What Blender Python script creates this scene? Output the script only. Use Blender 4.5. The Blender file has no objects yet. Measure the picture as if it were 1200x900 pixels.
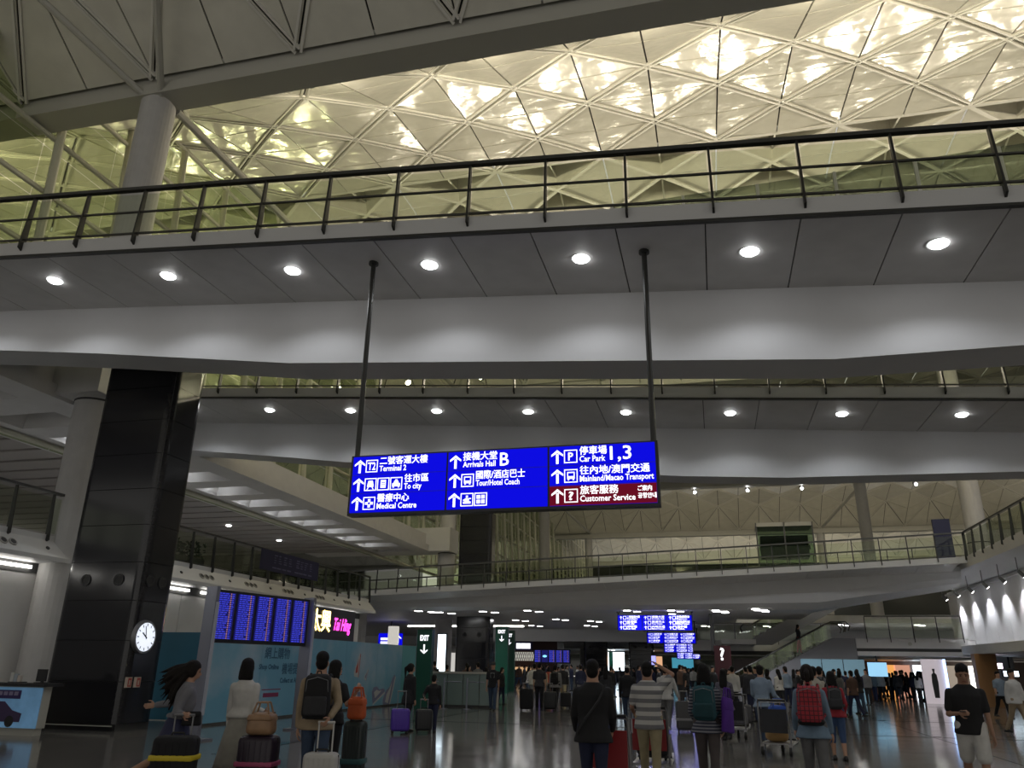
import bpy, bmesh, math, random
from mathutils import Vector, Matrix
from math import sin, cos, pi, radians, asin, sqrt, hypot, atan2

random.seed(7)
scene = bpy.context.scene
col = scene.collection

# ------------------------------------------------------------------ camera
F_PX, PITCH, ROLL, YAW = 906.9, .3499, .0148, .2489
CAM = Vector((0, 0, 1.6))
_fw = Vector((-sin(YAW) * cos(PITCH), cos(YAW) * cos(PITCH), sin(PITCH)))
_rt0 = Vector((cos(YAW), sin(YAW), 0))
_up0 = _rt0.cross(_fw)
_rt = _rt0 * cos(ROLL) + _up0 * sin(ROLL)
_up = _up0 * cos(ROLL) - _rt0 * sin(ROLL)
cam_data = bpy.data.cameras.new('camera')
cam_data.sensor_width = 36
cam_data.lens = F_PX * 36 / 1200
cam_data.clip_end = 600
cam = bpy.data.objects.new('camera', cam_data)
col.objects.link(cam)
m3 = Matrix((_rt, _up, -_fw)).transposed()
cam.matrix_world = Matrix.Translation(CAM) @ m3.to_4x4()
scene.camera = cam


def floor_at(x, y, z=0.0):
    """the point at height z seen at a pixel of the 1200 x 900 photograph"""
    d = _fw + _rt * ((x - 600) / F_PX) + _up * ((450 - y) / F_PX)
    return CAM + d * ((z - CAM.z) / d.z)


def depth_at(x, y, Y):
    d = _fw + _rt * ((x - 600) / F_PX) + _up * ((450 - y) / F_PX)
    return CAM + d * (Y / d.y)


def in_view(p, margin=60):
    d = Vector(p) - CAM
    z = d.dot(_fw)
    if z < .5:
        return False
    x, y = 600 + F_PX * d.dot(_rt) / z, 450 - F_PX * d.dot(_up) / z
    return -margin < x < 1200 + margin and -margin < y < 900 + margin


# ------------------------------------------------------------------ world, exposure
world = bpy.data.worlds.new('night')
scene.world = world
world.use_nodes = True
bg = world.node_tree.nodes['Background']
bg.inputs[0].default_value = (.62, .60, .56, 1)
bg.inputs[1].default_value = .54
vs = scene.view_settings
vs.view_transform = 'Standard'
vs.look = 'None'
vs.gamma = 1
vs.use_curve_mapping = False
vs.exposure = 0.75


def lamp(kind, loc, energy, color=(1, 1, 1), aim=None, size=.1, angle=100, blend=.6, name='lamp', parent=None):
    d = bpy.data.lights.new(name, kind)
    d.energy = energy
    d.color = color
    if kind == 'SPOT':
        d.spot_size = radians(angle)
        d.spot_blend = blend
        d.shadow_soft_size = size
    elif kind == 'POINT':
        d.shadow_soft_size = size
    elif kind == 'AREA':
        d.shape = 'RECTANGLE'
        d.size = size if not isinstance(size, tuple) else size[0]
        d.size_y = size if not isinstance(size, tuple) else size[1]
    o = bpy.data.objects.new(name, d)
    col.objects.link(o)
    o.location = loc
    if aim is not None:
        o.rotation_euler = (Vector(aim) - Vector(loc)).to_track_quat('-Z', 'Y').to_euler()
    if parent:
        o.parent = parent
    return o


WARM = (1, .89, .66)
COOL = (.93, .96, 1)
UP_POWER = 1500
# uplights on the valley beams wash the vaults (fixtures are built with the roof)
UPLIGHTS = []

# ------------------------------------------------------------------ materials
MATS = {}


def mat(name, color, rough=.6, metal=0, emit=None, power=0, var=0.0, scale=6, bump=0.0, bscale=40, spec=.5, stretch=None):
    if name in MATS:
        return MATS[name]
    m = bpy.data.materials.new(name)
    m.use_nodes = True
    nt = m.node_tree
    b = nt.nodes['Principled BSDF']
    b.inputs['Base Color'].default_value = (*color, 1)
    b.inputs['Roughness'].default_value = rough
    b.inputs['Metallic'].default_value = metal
    b.inputs['Specular IOR Level'].default_value = spec
    if emit:
        b.inputs['Emission Color'].default_value = (*emit, 1)
        b.inputs['Emission Strength'].default_value = power
    if var or bump:
        tc = nt.nodes.new('ShaderNodeTexCoord')
        src = tc.outputs['Object']
        if stretch:
            mp = nt.nodes.new('ShaderNodeMapping')
            mp.inputs['Scale'].default_value = stretch
            nt.links.new(src, mp.inputs[0])
            src = mp.outputs[0]
    if var:
        n = nt.nodes.new('ShaderNodeTexNoise')
        n.inputs['Scale'].default_value = scale
        n.inputs['Detail'].default_value = 5
        nt.links.new(src, n.inputs['Vector'])
        r = nt.nodes.new('ShaderNodeValToRGB')
        r.color_ramp.elements[0].position = .3
        r.color_ramp.elements[1].position = .7
        r.color_ramp.elements[0].color = (*[max(0, c * (1 - var)) for c in color], 1)
        r.color_ramp.elements[1].color = (*[min(1, c * (1 + var)) for c in color], 1)
        nt.links.new(n.outputs[0], r.inputs[0])
        nt.links.new(r.outputs[0], b.inputs['Base Color'])
    if bump:
        n2 = nt.nodes.new('ShaderNodeTexNoise')
        n2.inputs['Scale'].default_value = bscale
        nt.links.new(src, n2.inputs['Vector'])
        bp = nt.nodes.new('ShaderNodeBump')
        bp.inputs['Strength'].default_value = bump
        bp.inputs['Distance'].default_value = .02 if bscale > 5 else .06
        nt.links.new(n2.outputs[0], bp.inputs['Height'])
        nt.links.new(bp.outputs[0], b.inputs['Normal'])
    MATS[name] = m
    return m


def glass(name, tint, gloss=.08, rough=.03):
    if name in MATS:
        return MATS[name]
    m = bpy.data.materials.new(name)
    m.use_nodes = True
    nt = m.node_tree
    nt.nodes.remove(nt.nodes['Principled BSDF'])
    out = nt.nodes['Material Output']
    tr = nt.nodes.new('ShaderNodeBsdfTransparent')
    tr.inputs[0].default_value = (*tint, 1)
    gl = nt.nodes.new('ShaderNodeBsdfGlossy')
    gl.inputs[0].default_value = (.9, .95, .92, 1)
    gl.inputs['Roughness'].default_value = rough
    fr = nt.nodes.new('ShaderNodeLayerWeight')
    fr.inputs['Blend'].default_value = .5
    pw = nt.nodes.new('ShaderNodeMath')
    pw.operation = 'POWER'
    pw.inputs[1].default_value = 4
    nt.links.new(fr.outputs['Facing'], pw.inputs[0])
    mul = nt.nodes.new('ShaderNodeMath')
    mul.operation = 'MULTIPLY_ADD'
    mul.inputs[1].default_value = .6
    mul.inputs[2].default_value = gloss * .4
    mx = nt.nodes.new('ShaderNodeMixShader')
    nt.links.new(pw.outputs[0], mul.inputs[0])
    nt.links.new(mul.outputs[0], mx.inputs[0])
    nt.links.new(tr.outputs[0], mx.inputs[1])
    nt.links.new(gl.outputs[0], mx.inputs[2])
    nt.links.new(mx.outputs[0], out.inputs[0])
    MATS[name] = m
    return m


def stripes(name, c1, c2, freq, axis=2, rough=.85, plaid=False):
    """woven stripe or check for cloth"""
    if name in MATS:
        return MATS[name]
    m = mat(name, c1, rough)
    nt = m.node_tree
    b = nt.nodes['Principled BSDF']
    tc = nt.nodes.new('ShaderNodeTexCoord')
    sx = nt.nodes.new('ShaderNodeSeparateXYZ')
    nt.links.new(tc.outputs['Object'], sx.inputs[0])

    def wave(ax):
        a = nt.nodes.new('ShaderNodeMath')
        a.operation = 'MULTIPLY'
        a.inputs[1].default_value = freq
        nt.links.new(sx.outputs[ax], a.inputs[0])
        f = nt.nodes.new('ShaderNodeMath')
        f.operation = 'FRACT'
        nt.links.new(a.outputs[0], f.inputs[0])
        g = nt.nodes.new('ShaderNodeMath')
        g.operation = 'GREATER_THAN'
        g.inputs[1].default_value = .5 if not plaid else .78
        nt.links.new(f.outputs[0], g.inputs[0])
        return g
    g = wave(axis)
    fac = g.outputs[0]
    if plaid:
        h = wave(0)
        a = nt.nodes.new('ShaderNodeMath')
        a.operation = 'MAXIMUM'
        nt.links.new(g.outputs[0], a.inputs[0])
        nt.links.new(h.outputs[0], a.inputs[1])
        fac = a.outputs[0]
    mx = nt.nodes.new('ShaderNodeMix')
    mx.data_type = 'RGBA'
    mx.inputs['A'].default_value = (*c1, 1)
    mx.inputs['B'].default_value = (*c2, 1)
    nt.links.new(fac, mx.inputs['Factor'])
    nt.links.new(mx.outputs['Result'], b.inputs['Base Color'])
    return m


M_WHITE = mat('white_paint', (.62, .61, .60), .5, var=.04, scale=1.5)
M_SOFFIT = mat('soffit_grey', (.62, .61, .60), .5, var=.05, scale=2)
M_BEAM = mat('beam_paint', (.60, .60, .61), .55, var=.03, scale=1)
M_FASCIA = mat('fascia_paint', (.55, .55, .55), .45)
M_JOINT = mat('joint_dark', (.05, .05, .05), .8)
M_RAIL = mat('rail_steel', (.10, .10, .095), .35, .8)
M_POST = mat('post_steel', (.045, .045, .042), .4, .5)
M_GLASS = glass('rail_glass', (.90, .925, .85))
M_GRANITE = mat('black_granite', (.012, .012, .015), .16, var=.3, scale=40)
M_COLUMN = mat('column_paint', (.50, .49, .48), .55, var=.04, scale=3)
M_PANEL = mat('roof_panel', (.68, .66, .58), .155, var=.05, scale=1.2, bump=.75, bscale=1.1, spec=.6)
M_RIB = mat('rib_white', (.70, .68, .62), .4)
M_SHELL = mat('roof_shell', (.03, .03, .03), .9)
M_STEEL = mat('painted_steel', (.46, .45, .40), .45)
M_TRUSS = mat('mast_paint', (.58, .57, .46), .45)
M_WALLGLASS = glass('wall_glass', (.74, .78, .62))
M_NIGHT = mat('night_glass', (.008, .010, .008), .06, spec=.8)
M_LENS = mat('lamp_lens', (.9, .9, .9), .4, emit=(1, 1, 1), power=9)
M_BLACK = mat('black_plastic', (.015, .015, .016), .4)
M_TRIM = mat('lamp_rim', (.75, .75, .75), .3, .3)


# ------------------------------------------------------------------ mesh helpers
class MB:
    def __init__(s):
        s.v, s.f = [], []

    def add(s, vs_, fs):
        n = len(s.v)
        s.v += [tuple(p) for p in vs_]
        s.f += [tuple(i + n for i in f) for f in fs]
        return s

    def box(s, x0, x1, y0, y1, z0, z1, M=None):
        c = [(x, y, z) for x in (x0, x1) for y in (y0, y1) for z in (z0, z1)]
        if M is not None:
            c = [tuple(M @ Vector(p)) for p in c]
        return s.add(c, [(0, 1, 3, 2), (4, 6, 7, 5), (0, 4, 5, 1), (2, 3, 7, 6), (0, 2, 6, 4), (1, 5, 7, 3)])

    def prism(s, pts, ext):
        n = len(pts)
        e = Vector(ext)
        a = [tuple(p) for p in pts]
        b = [tuple(Vector(p) + e) for p in pts]
        return s.add(a + b, [tuple(range(n - 1, -1, -1)), tuple(range(n, 2 * n))] + [(i, (i + 1) % n, n + (i + 1) % n, n + i) for i in range(n)])

    def tube(s, p0, p1, r0, r1=None, n=8):
        r1 = r0 if r1 is None else r1
        p0, p1 = Vector(p0), Vector(p1)
        d = (p1 - p0)
        q = d.to_track_quat('Z', 'X')
        A, B = [], []
        for i in range(n):
            a = 2 * pi * i / n
            w = q @ Vector((cos(a), sin(a), 0))
            A.append(p0 + w * r0)
            B.append(p1 + w * r1)
        return s.add(A + B, [tuple(range(n - 1, -1, -1)), tuple(range(n, 2 * n))] + [(i, (i + 1) % n, n + (i + 1) % n, n + i) for i in range(n)])

    def path(s, pts, r, n=6):
        for a, b in zip(pts[:-1], pts[1:]):
            s.tube(a, b, r, r, n)
        return s

    def rings(s, rings_):
        """closed loft through rings of equal length"""
        n = len(rings_[0])
        vv = [p for r in rings_ for p in r]
        fs = []
        for k in range(len(rings_) - 1):
            for i in range(n):
                j = (i + 1) % n
                fs.append((k * n + i, k * n + j, (k + 1) * n + j, (k + 1) * n + i))
        fs.append(tuple(range(n - 1, -1, -1)))
        fs.append(tuple((len(rings_) - 1) * n + i for i in range(n)))
        return s.add(vv, fs)

    def ellipsoid(s, c, r, n=12, m=8, M=None):
        c = Vector(c)
        R = []
        for k in range(m + 1):
            t = -pi / 2 + pi * (k * .96 + .02 * m) / m if m else 0
            R.append([Vector((r[0] * cos(t) * cos(2 * pi * i / n), r[1] * cos(t) * sin(2 * pi * i / n), r[2] * sin(t))) for i in range(n)])
        R = [[c + (M @ p if M is not None else p) for p in q] for q in R]
        return s.rings(R)

    def capsule(s, p0, p1, r0, r1, n=10, squash=None):
        p0, p1 = Vector(p0), Vector(p1)
        d = p1 - p0
        L = max(d.length, 1e-4)
        q = d.to_track_quat('Z', 'Y')
        R = []
        for k in range(1, 5):
            t = -pi / 2 + k * pi / 8
            R.append((r0 * cos(t), r0 * sin(t)))
        for k in range(0, 4):
            t = k * pi / 8
            R.append((r1 * cos(t), L + r1 * sin(t)))
        out = []
        for r, h in R:
            out.append([p0 + q @ Vector((r * cos(2 * pi * i / n) * (squash or 1), r * sin(2 * pi * i / n), h)) for i in range(n)])
        return s.rings(out)

    def mesh(s, name, m=None, smooth=False):
        me = bpy.data.meshes.new(name)
        me.from_pydata(s.v, [], s.f)
        bm = bmesh.new()
        bm.from_mesh(me)
        bmesh.ops.recalc_face_normals(bm, faces=bm.faces)
        bm.to_mesh(me)
        bm.free()
        if m:
            me.materials.append(m)
        if smooth:
            me.polygons.foreach_set('use_smooth', [True] * len(me.polygons))
        return me

    def build(s, name, m, parent=None, loc=None, smooth=False, local=False):
        return put(name, s.mesh(name, m, smooth), parent, loc, local)


BASE = {}     # world matrices of the Empties


def put(name, me, parent=None, loc=None, local=False, rz=None):
    """link a mesh; under a parent its coordinates are world coordinates unless local"""
    o = bpy.data.objects.new(name, me)
    col.objects.link(o)
    if loc is not None:
        o.location = loc
    if rz is not None:
        o.rotation_euler = (0, 0, rz)
    if parent is not None:
        o.parent = parent
        if not local and parent.name in BASE:
            o.matrix_parent_inverse = BASE[parent.name].inverted()
    return o


def tag(o, label=None, cat=None, group=None, kind=None):
    for k, v in (('label', label), ('category', cat), ('group', group), ('kind', kind)):
        if v:
            o[k] = v
    return o


def thing(name, label=None, cat=None, loc=(0, 0, 0), rz=0, group=None, kind=None):
    o = bpy.data.objects.new(name, None)
    o.empty_display_size = .2
    col.objects.link(o)
    o.location = loc
    o.rotation_euler = (0, 0, rz)
    BASE[o.name] = Matrix.Translation(loc) @ Matrix.Rotation(rz, 4, 'Z')
    return tag(o, label, cat, group, kind)


def copy_tree(o, parent=None):
    c = o.copy()
    col.objects.link(c)
    if parent is not None:
        c.parent = parent
    for ch in list(o.children):
        copy_tree(ch, c)
    return c


# a scratch scene evaluates modifiers and lettering without touching the real one
tmp_scene = bpy.data.scenes.new('scratch')


def evaluate(o):
    tmp_scene.collection.objects.link(o)
    vl = tmp_scene.view_layers[0]
    vl.update()
    dg = vl.depsgraph
    me = bpy.data.meshes.new_from_object(o.evaluated_get(dg))
    d = o.data
    bpy.data.objects.remove(o)
    if isinstance(d, bpy.types.Mesh):
        bpy.data.meshes.remove(d)
    else:
        bpy.data.curves.remove(d)
    return me


def remesh(mb, voxel, m, smooth=3, name='body'):
    me = mb.mesh(name)
    o = bpy.data.objects.new(name, me)
    r = o.modifiers.new('r', 'REMESH')
    r.mode = 'VOXEL'
    r.voxel_size = voxel
    if smooth:
        sm = o.modifiers.new('s', 'SMOOTH')
        sm.iterations = smooth
        sm.factor = .5
    out = evaluate(o)
    out.name = name
    out.materials.clear()
    out.materials.append(m)
    out.polygons.foreach_set('use_smooth', [True] * len(out.polygons))
    return out


def text_mesh(body, size, m, bold=0.0, align='LEFT', shear=0, depth=.0, name='lettering'):
    c = bpy.data.curves.new(name, 'FONT')
    c.body = body
    c.size = size
    cjk = any(ord(ch) > 255 for ch in body)
    c.offset = 0 if cjk else bold
    c.align_x = align
    c.shear = shear
    c.extrude = depth
    c.resolution_u = 2
    o = bpy.data.objects.new(name, c)
    me = evaluate(o)
    me.name = name
    if cjk and bold:          # heavier strokes: shifted copies of the same outlines
        n = len(me.vertices)
        co = [tuple(v.co) for v in me.vertices]
        fs = [tuple(p.vertices) for p in me.polygons]
        vv, ff = [], []
        for k, (dx, dy) in enumerate(((-1, 0), (1, 0), (0, -1), (0, 1))):
            vv += [(x + dx * bold, y + dy * bold * .6, z + k * .0004) for x, y, z in co]
            ff += [tuple(i + k * n for i in f_) for f_ in fs]
        me = bpy.data.meshes.new(name)
        me.from_pydata(vv, [], ff)
    me.materials.clear()
    me.materials.append(m)
    return me


def fit_text(body, width, size, m, bold=0.0, shear=0):
    """lettering squeezed to a width; local x right, y up"""
    me = text_mesh(body, size, m, bold, shear=shear)
    xs = [v.co.x for v in me.vertices]
    w = max(xs) - min(xs)
    k = width / w
    for v in me.vertices:
        v.co.x = (v.co.x - min(xs) * 1.0) * k
    return me

# ================================================================== STRUCTURE
def structure(name, label=None, cat=None):
    return thing(name, label, cat, kind='structure')


# ---- floor: polished stone with dark inlay strips
def floor_material():
    m = mat('polished_stone', (.115, .108, .10), .13, spec=.55)
    nt = m.node_tree
    b = nt.nodes['Principled BSDF']
    tc = nt.nodes.new('ShaderNodeTexCoord')
    br = nt.nodes.new('ShaderNodeTexBrick')
    br.offset = 0
    br.inputs['Scale'].default_value = 1
    br.inputs['Brick Width'].default_value = .6
    br.inputs['Row Height'].default_value = .6
    br.inputs['Mortar Size'].default_value = .006
    br.inputs['Color1'].default_value = (.20, .19, .178, 1)
    br.inputs['Color2'].default_value = (.175, .167, .158, 1)
    br.inputs['Mortar'].default_value = (.09, .088, .085, 1)
    nt.links.new(tc.outputs['Object'], br.inputs['Vector'])
    n = nt.nodes.new('ShaderNodeTexNoise')
    n.inputs['Scale'].default_value = 60
    nt.links.new(tc.outputs['Object'], n.inputs['Vector'])
    mx = nt.nodes.new('ShaderNodeMix')
    mx.data_type = 'RGBA'
    mx.blend_type = 'MULTIPLY'
    mx.inputs['Factor'].default_value = .5
    nt.links.new(br.outputs[0], mx.inputs['A'])
    nt.links.new(n.outputs[0], mx.inputs['B'])
    nt.links.new(mx.outputs['Result'], b.inputs['Base Color'])
    n3 = nt.nodes.new('ShaderNodeTexNoise')
    n3.inputs['Scale'].default_value = 1.6
    nt.links.new(tc.outputs['Object'], n3.inputs['Vector'])
    mr = nt.nodes.new('ShaderNodeMapRange')
    mr.inputs['To Min'].default_value = .07
    mr.inputs['To Max'].default_value = .17
    nt.links.new(n3.outputs[0], mr.inputs['Value'])
    nt.links.new(mr.outputs[0], b.inputs['Roughness'])
    return m


fl = MB().box(-48, 48, -14, 150, -.3, 0).build('floor', floor_material())
tag(fl, 'grey polished stone floor of the hall', 'floor', kind='structure')
M_INLAY = mat('dark_stone', (.02, .02, .02), .12)
for i, (x0, x1, y0, y1) in enumerate([(-14, 12, 31.6, 32.0), (-9.2, -8.9, 14, 31.6), (-1.2, -.9, 24, 80), (-11.7, 12, 45, 45.3), (-12, 12, 24.3, 24.5), (5.4, 5.6, 12, 45)]):
    tag(MB().box(x0, x1, y0, y1, -.02, .004).build('trim_%d' % (i + 1), M_INLAY), 'dark stone inlay strip set in the floor', 'trim', 'floor inlay strips', 'structure')

# ---- vaulted roof
RV, ZS = 36.0, 23.0
ZC = ZS - RV * cos(pi / 6)
QR, PX, XE = 2.693, 3.0, -7.1


def arc(x, a, yc=0.0, lift=0.0):
    t = a / RV
    r = RV + lift
    return Vector((x, yc - r * sin(t), ZC + r * cos(t)))


def node(j, r, par):
    """lattice corner; in-between corners lie on the straight chord"""
    x = j * PX
    if abs(r) == 6:          # the vault springs from the edge of the valley beam
        return Vector((x, -17.5 if r > 0 else 17.5, 22.35))
    if abs(r) == 5 and (j + r + par) % 2:
        return (node(j, 6 if r > 0 else -6, par) + arc(x, (4 if r > 0 else -4) * QR)) / 2
    if (j + r + par) % 2 == 0:
        return arc(x, r * QR)
    return (arc(x, (r - 1) * QR) + arc(x, (r + 1) * QR)) / 2


def slab_tri(pts, inset, thick):
    c = sum(pts, Vector()) / 3
    n = (pts[1] - pts[0]).cross(pts[2] - pts[0]).normalized()
    if n.z < 0:
        n = -n
    q = []
    for i in range(3):
        a, p, b = pts[i - 1], pts[i], pts[(i + 1) % 3]
        u, w = (a - p).normalized(), (b - p).normalized()
        s_ = sqrt(max(1e-6, 1 - u.dot(w) ** 2))
        q.append(p + (u + w) * (inset / s_))
    return MB().prism(q, n * thick)


PANEL_MESH, RIB_MESH = {}, {}


def cell_tris(r, par):
    a, b, c, d = node(0, r, par), node(1, r, par), node(1, r + 1, par), node(0, r + 1, par)
    if (r + par) % 2 == 0:
        return (a, b, c), (a, c, d), (a, c)
    return (a, b, d), (b, c, d), (b, d)


def vault_meshes(r, par):
    if (r, par) not in PANEL_MESH:
        t1, t2, dg = cell_tris(r, par)
        PANEL_MESH[r, par] = [slab_tri(t, .035, .06).mesh('roof_panel', M_PANEL) for t in (t1, t2)]
        p, q = dg
        d = (q - p).normalized()
        up = Vector((0, sin(-(r + .5) * QR / RV), cos((r + .5) * QR / RV)))
        s_ = d.cross(up).normalized()
        mb = MB()
        for o in (-.13, .13):
            base = [p + s_ * (o - .045), p + s_ * (o + .045), q + s_ * (o + .045), q + s_ * (o - .045)]
            mb.prism([v - up * .09 for v in base], up * .1)
        RIB_MESH[r, par] = mb.mesh('rib', M_RIB)
    return PANEL_MESH[r, par], RIB_MESH[r, par]


def vault(k, x0, x1, pieces, sky=True):
    """one barrel vault with its axis along x, its crown at y = 2 + 36 k"""
    yc = 2 + 36 * k
    par_name = 'ceiling'
    c = structure(par_name, ['unlit roof vault of brown-grey triangular panels before the beam', 'brightly lit roof vault of triangular panels above the sloping footbridges',
                             'roof vault of triangular panels over the second footbridge', 'dimly lit roof vault of triangular panels beyond the glass railed walkway', 'bright farthest roof vault of triangular panels seen over the walkway'][k], 'roof vault')
    j0, j1 = math.floor((x0 - XE) / PX), math.ceil((x1 - XE) / PX)
    rest_p, rest_r = MB(), MB()
    shell = MB()
    rows = [arc(0, a * QR, 0, .35) for a in range(-6, 7)]
    rows[0], rows[-1] = Vector((0, 17.6, 22.75)), Vector((0, -17.6, 22.75))
    for a, b in zip(rows[:-1], rows[1:]):
        if abs((a.y + b.y) / 2) < QR * 1.1 and sky:
            continue
        shell.add([(XE + j0 * PX, a.y + yc, a.z), (XE + j1 * PX, a.y + yc, a.z), (XE + j1 * PX, b.y + yc, b.z), (XE + j0 * PX, b.y + yc, b.z)], [(0, 1, 2, 3)])
    shell.build('roof_shell', M_SHELL, c)
    for j in range(j0, j1):
        x = XE + j * PX
        for r in range(-6, 6):
            par = j % 2
            if sky and r in (-1, 0):
                continue
            pm, rm = vault_meshes(r, par)
            cen = Vector((x + PX / 2, yc, 0)) + (arc(0, (r + .5) * QR))
            if pieces and in_view(cen, 130):
                for m_ in pm:
                    put('roof_panel', m_, c, (x, yc, 0))
                put('rib', rm, c, (x, yc, 0))
            else:
                for m_ in pm:
                    rest_p.add([(v.co.x + x, v.co.y + yc, v.co.z) for v in m_.vertices], [tuple(p.vertices) for p in m_.polygons])
                rest_r.add([(v.co.x + x, v.co.y + yc, v.co.z) for v in rm.vertices], [tuple(p.vertices) for p in rm.polygons])
        if sky and j % 2 == 0:      # j even: row-0 lattice corner
            skylights(c, x, yc)
    if rest_p.v:
        tag(rest_p.build('roof_panel', M_PANEL, c), kind='stuff')
        tag(rest_r.build('rib', M_RIB, c), kind='stuff')
    return c


SKY = {}


def skylights(c, x, yc):
    """triangular openings along the crown, with deep reveals and dark panes, panels between them"""
    if not SKY:
        for s in (1, -1):
            A, B, N = arc(-PX, s * QR), arc(PX, s * QR), arc(0, 0)
            up = Vector((0, 0, 1.5))
            cen = (A + B + N) / 3
            T_ = [cen + (p - cen) * .62 + up for p in (A, B, N)]
            mb = MB()
            for i, k in ((0, 1), (1, 2), (2, 0)):
                P = (A, B, N)
                mb.add([P[i], P[k], T_[k], T_[i]], [(0, 1, 2, 3)])
            SKY['reveal', s] = mb.mesh('skylight_reveal', M_PANEL)
            SKY['pane', s] = MB().prism([t + Vector((0, 0, -.05)) for t in T_], (0, 0, .05)).mesh('skylight_pane', M_NIGHT)
            edge = MB()
            for p, q in ((A, B), (A, N), (N, B)):
                d = (q - p).normalized()
                s_ = d.cross(Vector((0, 0, 1))).normalized() * .1
                edge.prism([p - s_, p + s_, q + s_, q - s_], (0, 0, -.1))
            SKY['frame', s] = edge.mesh('skylight_frame', M_RIB)
            bar = MB()
            mid = (A + B) / 2
            bar.tube(mid + Vector((0, 0, .1)), N + Vector((0, 0, .7)), .05)
            SKY['bar', s] = bar.mesh('skylight_bar', M_RIB)
            D = arc(PX, s * QR)
            for t, (p0, p1, p2) in enumerate(((N, D, (arc(0, 0) + arc(2 * PX, 0)) / 2), (D, arc(2 * PX, 0), (arc(0, 0) + arc(2 * PX, 0)) / 2))):
                SKY['panel', s, t] = slab_tri([p0, p1, p2], .035, .06).mesh('roof_panel', M_PANEL)
    for s in (1, -1):
        for nm in ('reveal', 'pane', 'frame', 'bar'):
            put('skylight_' + nm, SKY[nm, s], c, (x, yc, 0))
        for t in (0, 1):
            put('roof_panel', SKY['panel', s, t], c, (x, yc, 0))


vault(0, -61, 20, True, sky=False)
vault(1, -61, 29, True)
vault(2, -61, 47, False)
vault(3, -61, 65, True, sky=False)
vault(4, -61, 83, False, sky=False)

# valley beams between the vaults
for k in range(-1, 5):
    y = 20 + 36 * k
    e = arc(0, 6 * QR, 18)
    mb = MB().box(-61, 90, y - .55, y + .55, 21.55, 22.0).box(-61, 90, y - .35, y + .35, 22.0, 22.9)
    b = structure('trim_%d' % (20 + k), 'deep steel roof beam in the valley between two roof vaults', 'roof beam')
    b['group'] = 'roof valley beams'
    mb.build('beam_web', M_STEEL, b)

# struts from the column heads up to the vaults
def strut_fan(cx, cy):
    out = MB()
    for sx in (-1, 1):
        for sy in (-1,):
            p = Vector((cx + sx * .3, cy + sy * .3, 21.6))
            q = arc(0, 3 * QR, 18)
            out.tube(p, (cx + sx * 6, cy + sy * (q.y), q.z - .2), .13, .13, 8)
    return out


COLUMNS = [(-19.1, 20), (-19.1, 56), (-19.1, 92), (-19.1, 128), (16.9, 56), (16.9, 92), (16.9, 128), (52.9, 128)]
CLAB = ['tall round grey column beside the black pillar with the clock', 'tall round grey column beside the black pillar behind the walkway', 'tall round column by the far glass wall', 'farthest thin round column at the end of the glass wall',
        'wide round column behind the sloping glass rail of the side balcony', 'round column behind the walkway rail, between glass lift and blue sign', 'far round column under the farthest vault', 'outlying round column under the farthest vault']
for (cx, cy), lb in zip(COLUMNS, CLAB):
    c = thing('round_column', lb, 'column', (cx, cy, 0), kind='structure')
    n = 28
    sh = MB().rings([[(cx + .64 * cos(2 * pi * i / n), cy + .64 * sin(2 * pi * i / n), z) for i in range(n)] for z in (0, 9.5)])
    sh.build('lower_shaft', M_COLUMN, c, smooth=False)
    sh = MB().rings([[(cx + r * cos(2 * pi * i / n), cy + r * sin(2 * pi * i / n), z) for i in range(n)] for z, r in ((9.5, .62), (21.4, .62), (21.45, .5), (21.6, .5))])
    sh.build('upper_shaft', M_COLUMN, c, smooth=False)
    MB().tube((cx, cy, 9.44), (cx, cy, 9.5), .66, .66, n).build('collar', M_JOINT, c)
    if cy < 100:
        strut_fan(cx, cy).build('strut', M_STEEL, c)
        MB().tube((cx + .4, cy + .5, 21.5), (cx + .4, cy + 35.4, 22.4), .16, .16, 10).build('tie_tube', M_STEEL, c)

# ---- glass side wall with its masts
XF = -25.0
wl = structure('wall_left', 'tall glass side wall with paired masts and horizontal rails', 'wall')
mast = MB()
for (a, b, r) in (((1.0, 0, 10.3), (.35, 0, 27.0), .17), ((.15, .9, 10.3), (.2, .25, 27.0), .075)):
    mast.tube(a, b, r, r, 8)
for z in (12.5, 15, 17.5, 20, 22.5, 25):
    t = (z - 10.3) / 16.7
    mast.tube((1.0 - .65 * t, 0, z), (.15 + .05 * t, .9 - .65 * t, z), .05, .05, 6)
mast = mast.mesh('mast', M_TRUSS)
pane = MB().box(0, .04, .03, 3.57, .03, 2.37).mesh('glass_pane', M_WALLGLASS)
for k in range(-3, 40):
    y = 20.9 + 3.6 * k
    if y < 4 or y > 162:
        continue
    ph = ((y - 2) % 36 + 18) % 36 - 18
    top = ZC + RV * cos(asin(max(-.5, min(.5, ph / RV))))
    o = put('mast', mast, wl, (XF, y, 0))
    o.scale.z = 1
    for r in range(0, 8):
        if y < 134 and in_view((XF, y + 1.8, 10.4 + 2.4 * r), 90):
            put('glass_pane', pane, wl, (XF - .25, y, 9.4 + 2.4 * r))
tag(MB().box(-62.5, -62, -14, 166, 0, 30).build('wall_night_backdrop', M_NIGHT), 'added dark backdrop standing in for the night beyond the mast wall', 'wall', kind='structure')  # added backdrop: hides the bright grey world behind the glass
for r in range(0, 8):
    MB().tube((XF + .45, -4, 9.4 + 2.4 * r), (XF + .45, 165, 9.4 + 2.4 * r), .11, .11, 8).build('horizontal_rail', M_TRUSS, wl)

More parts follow.
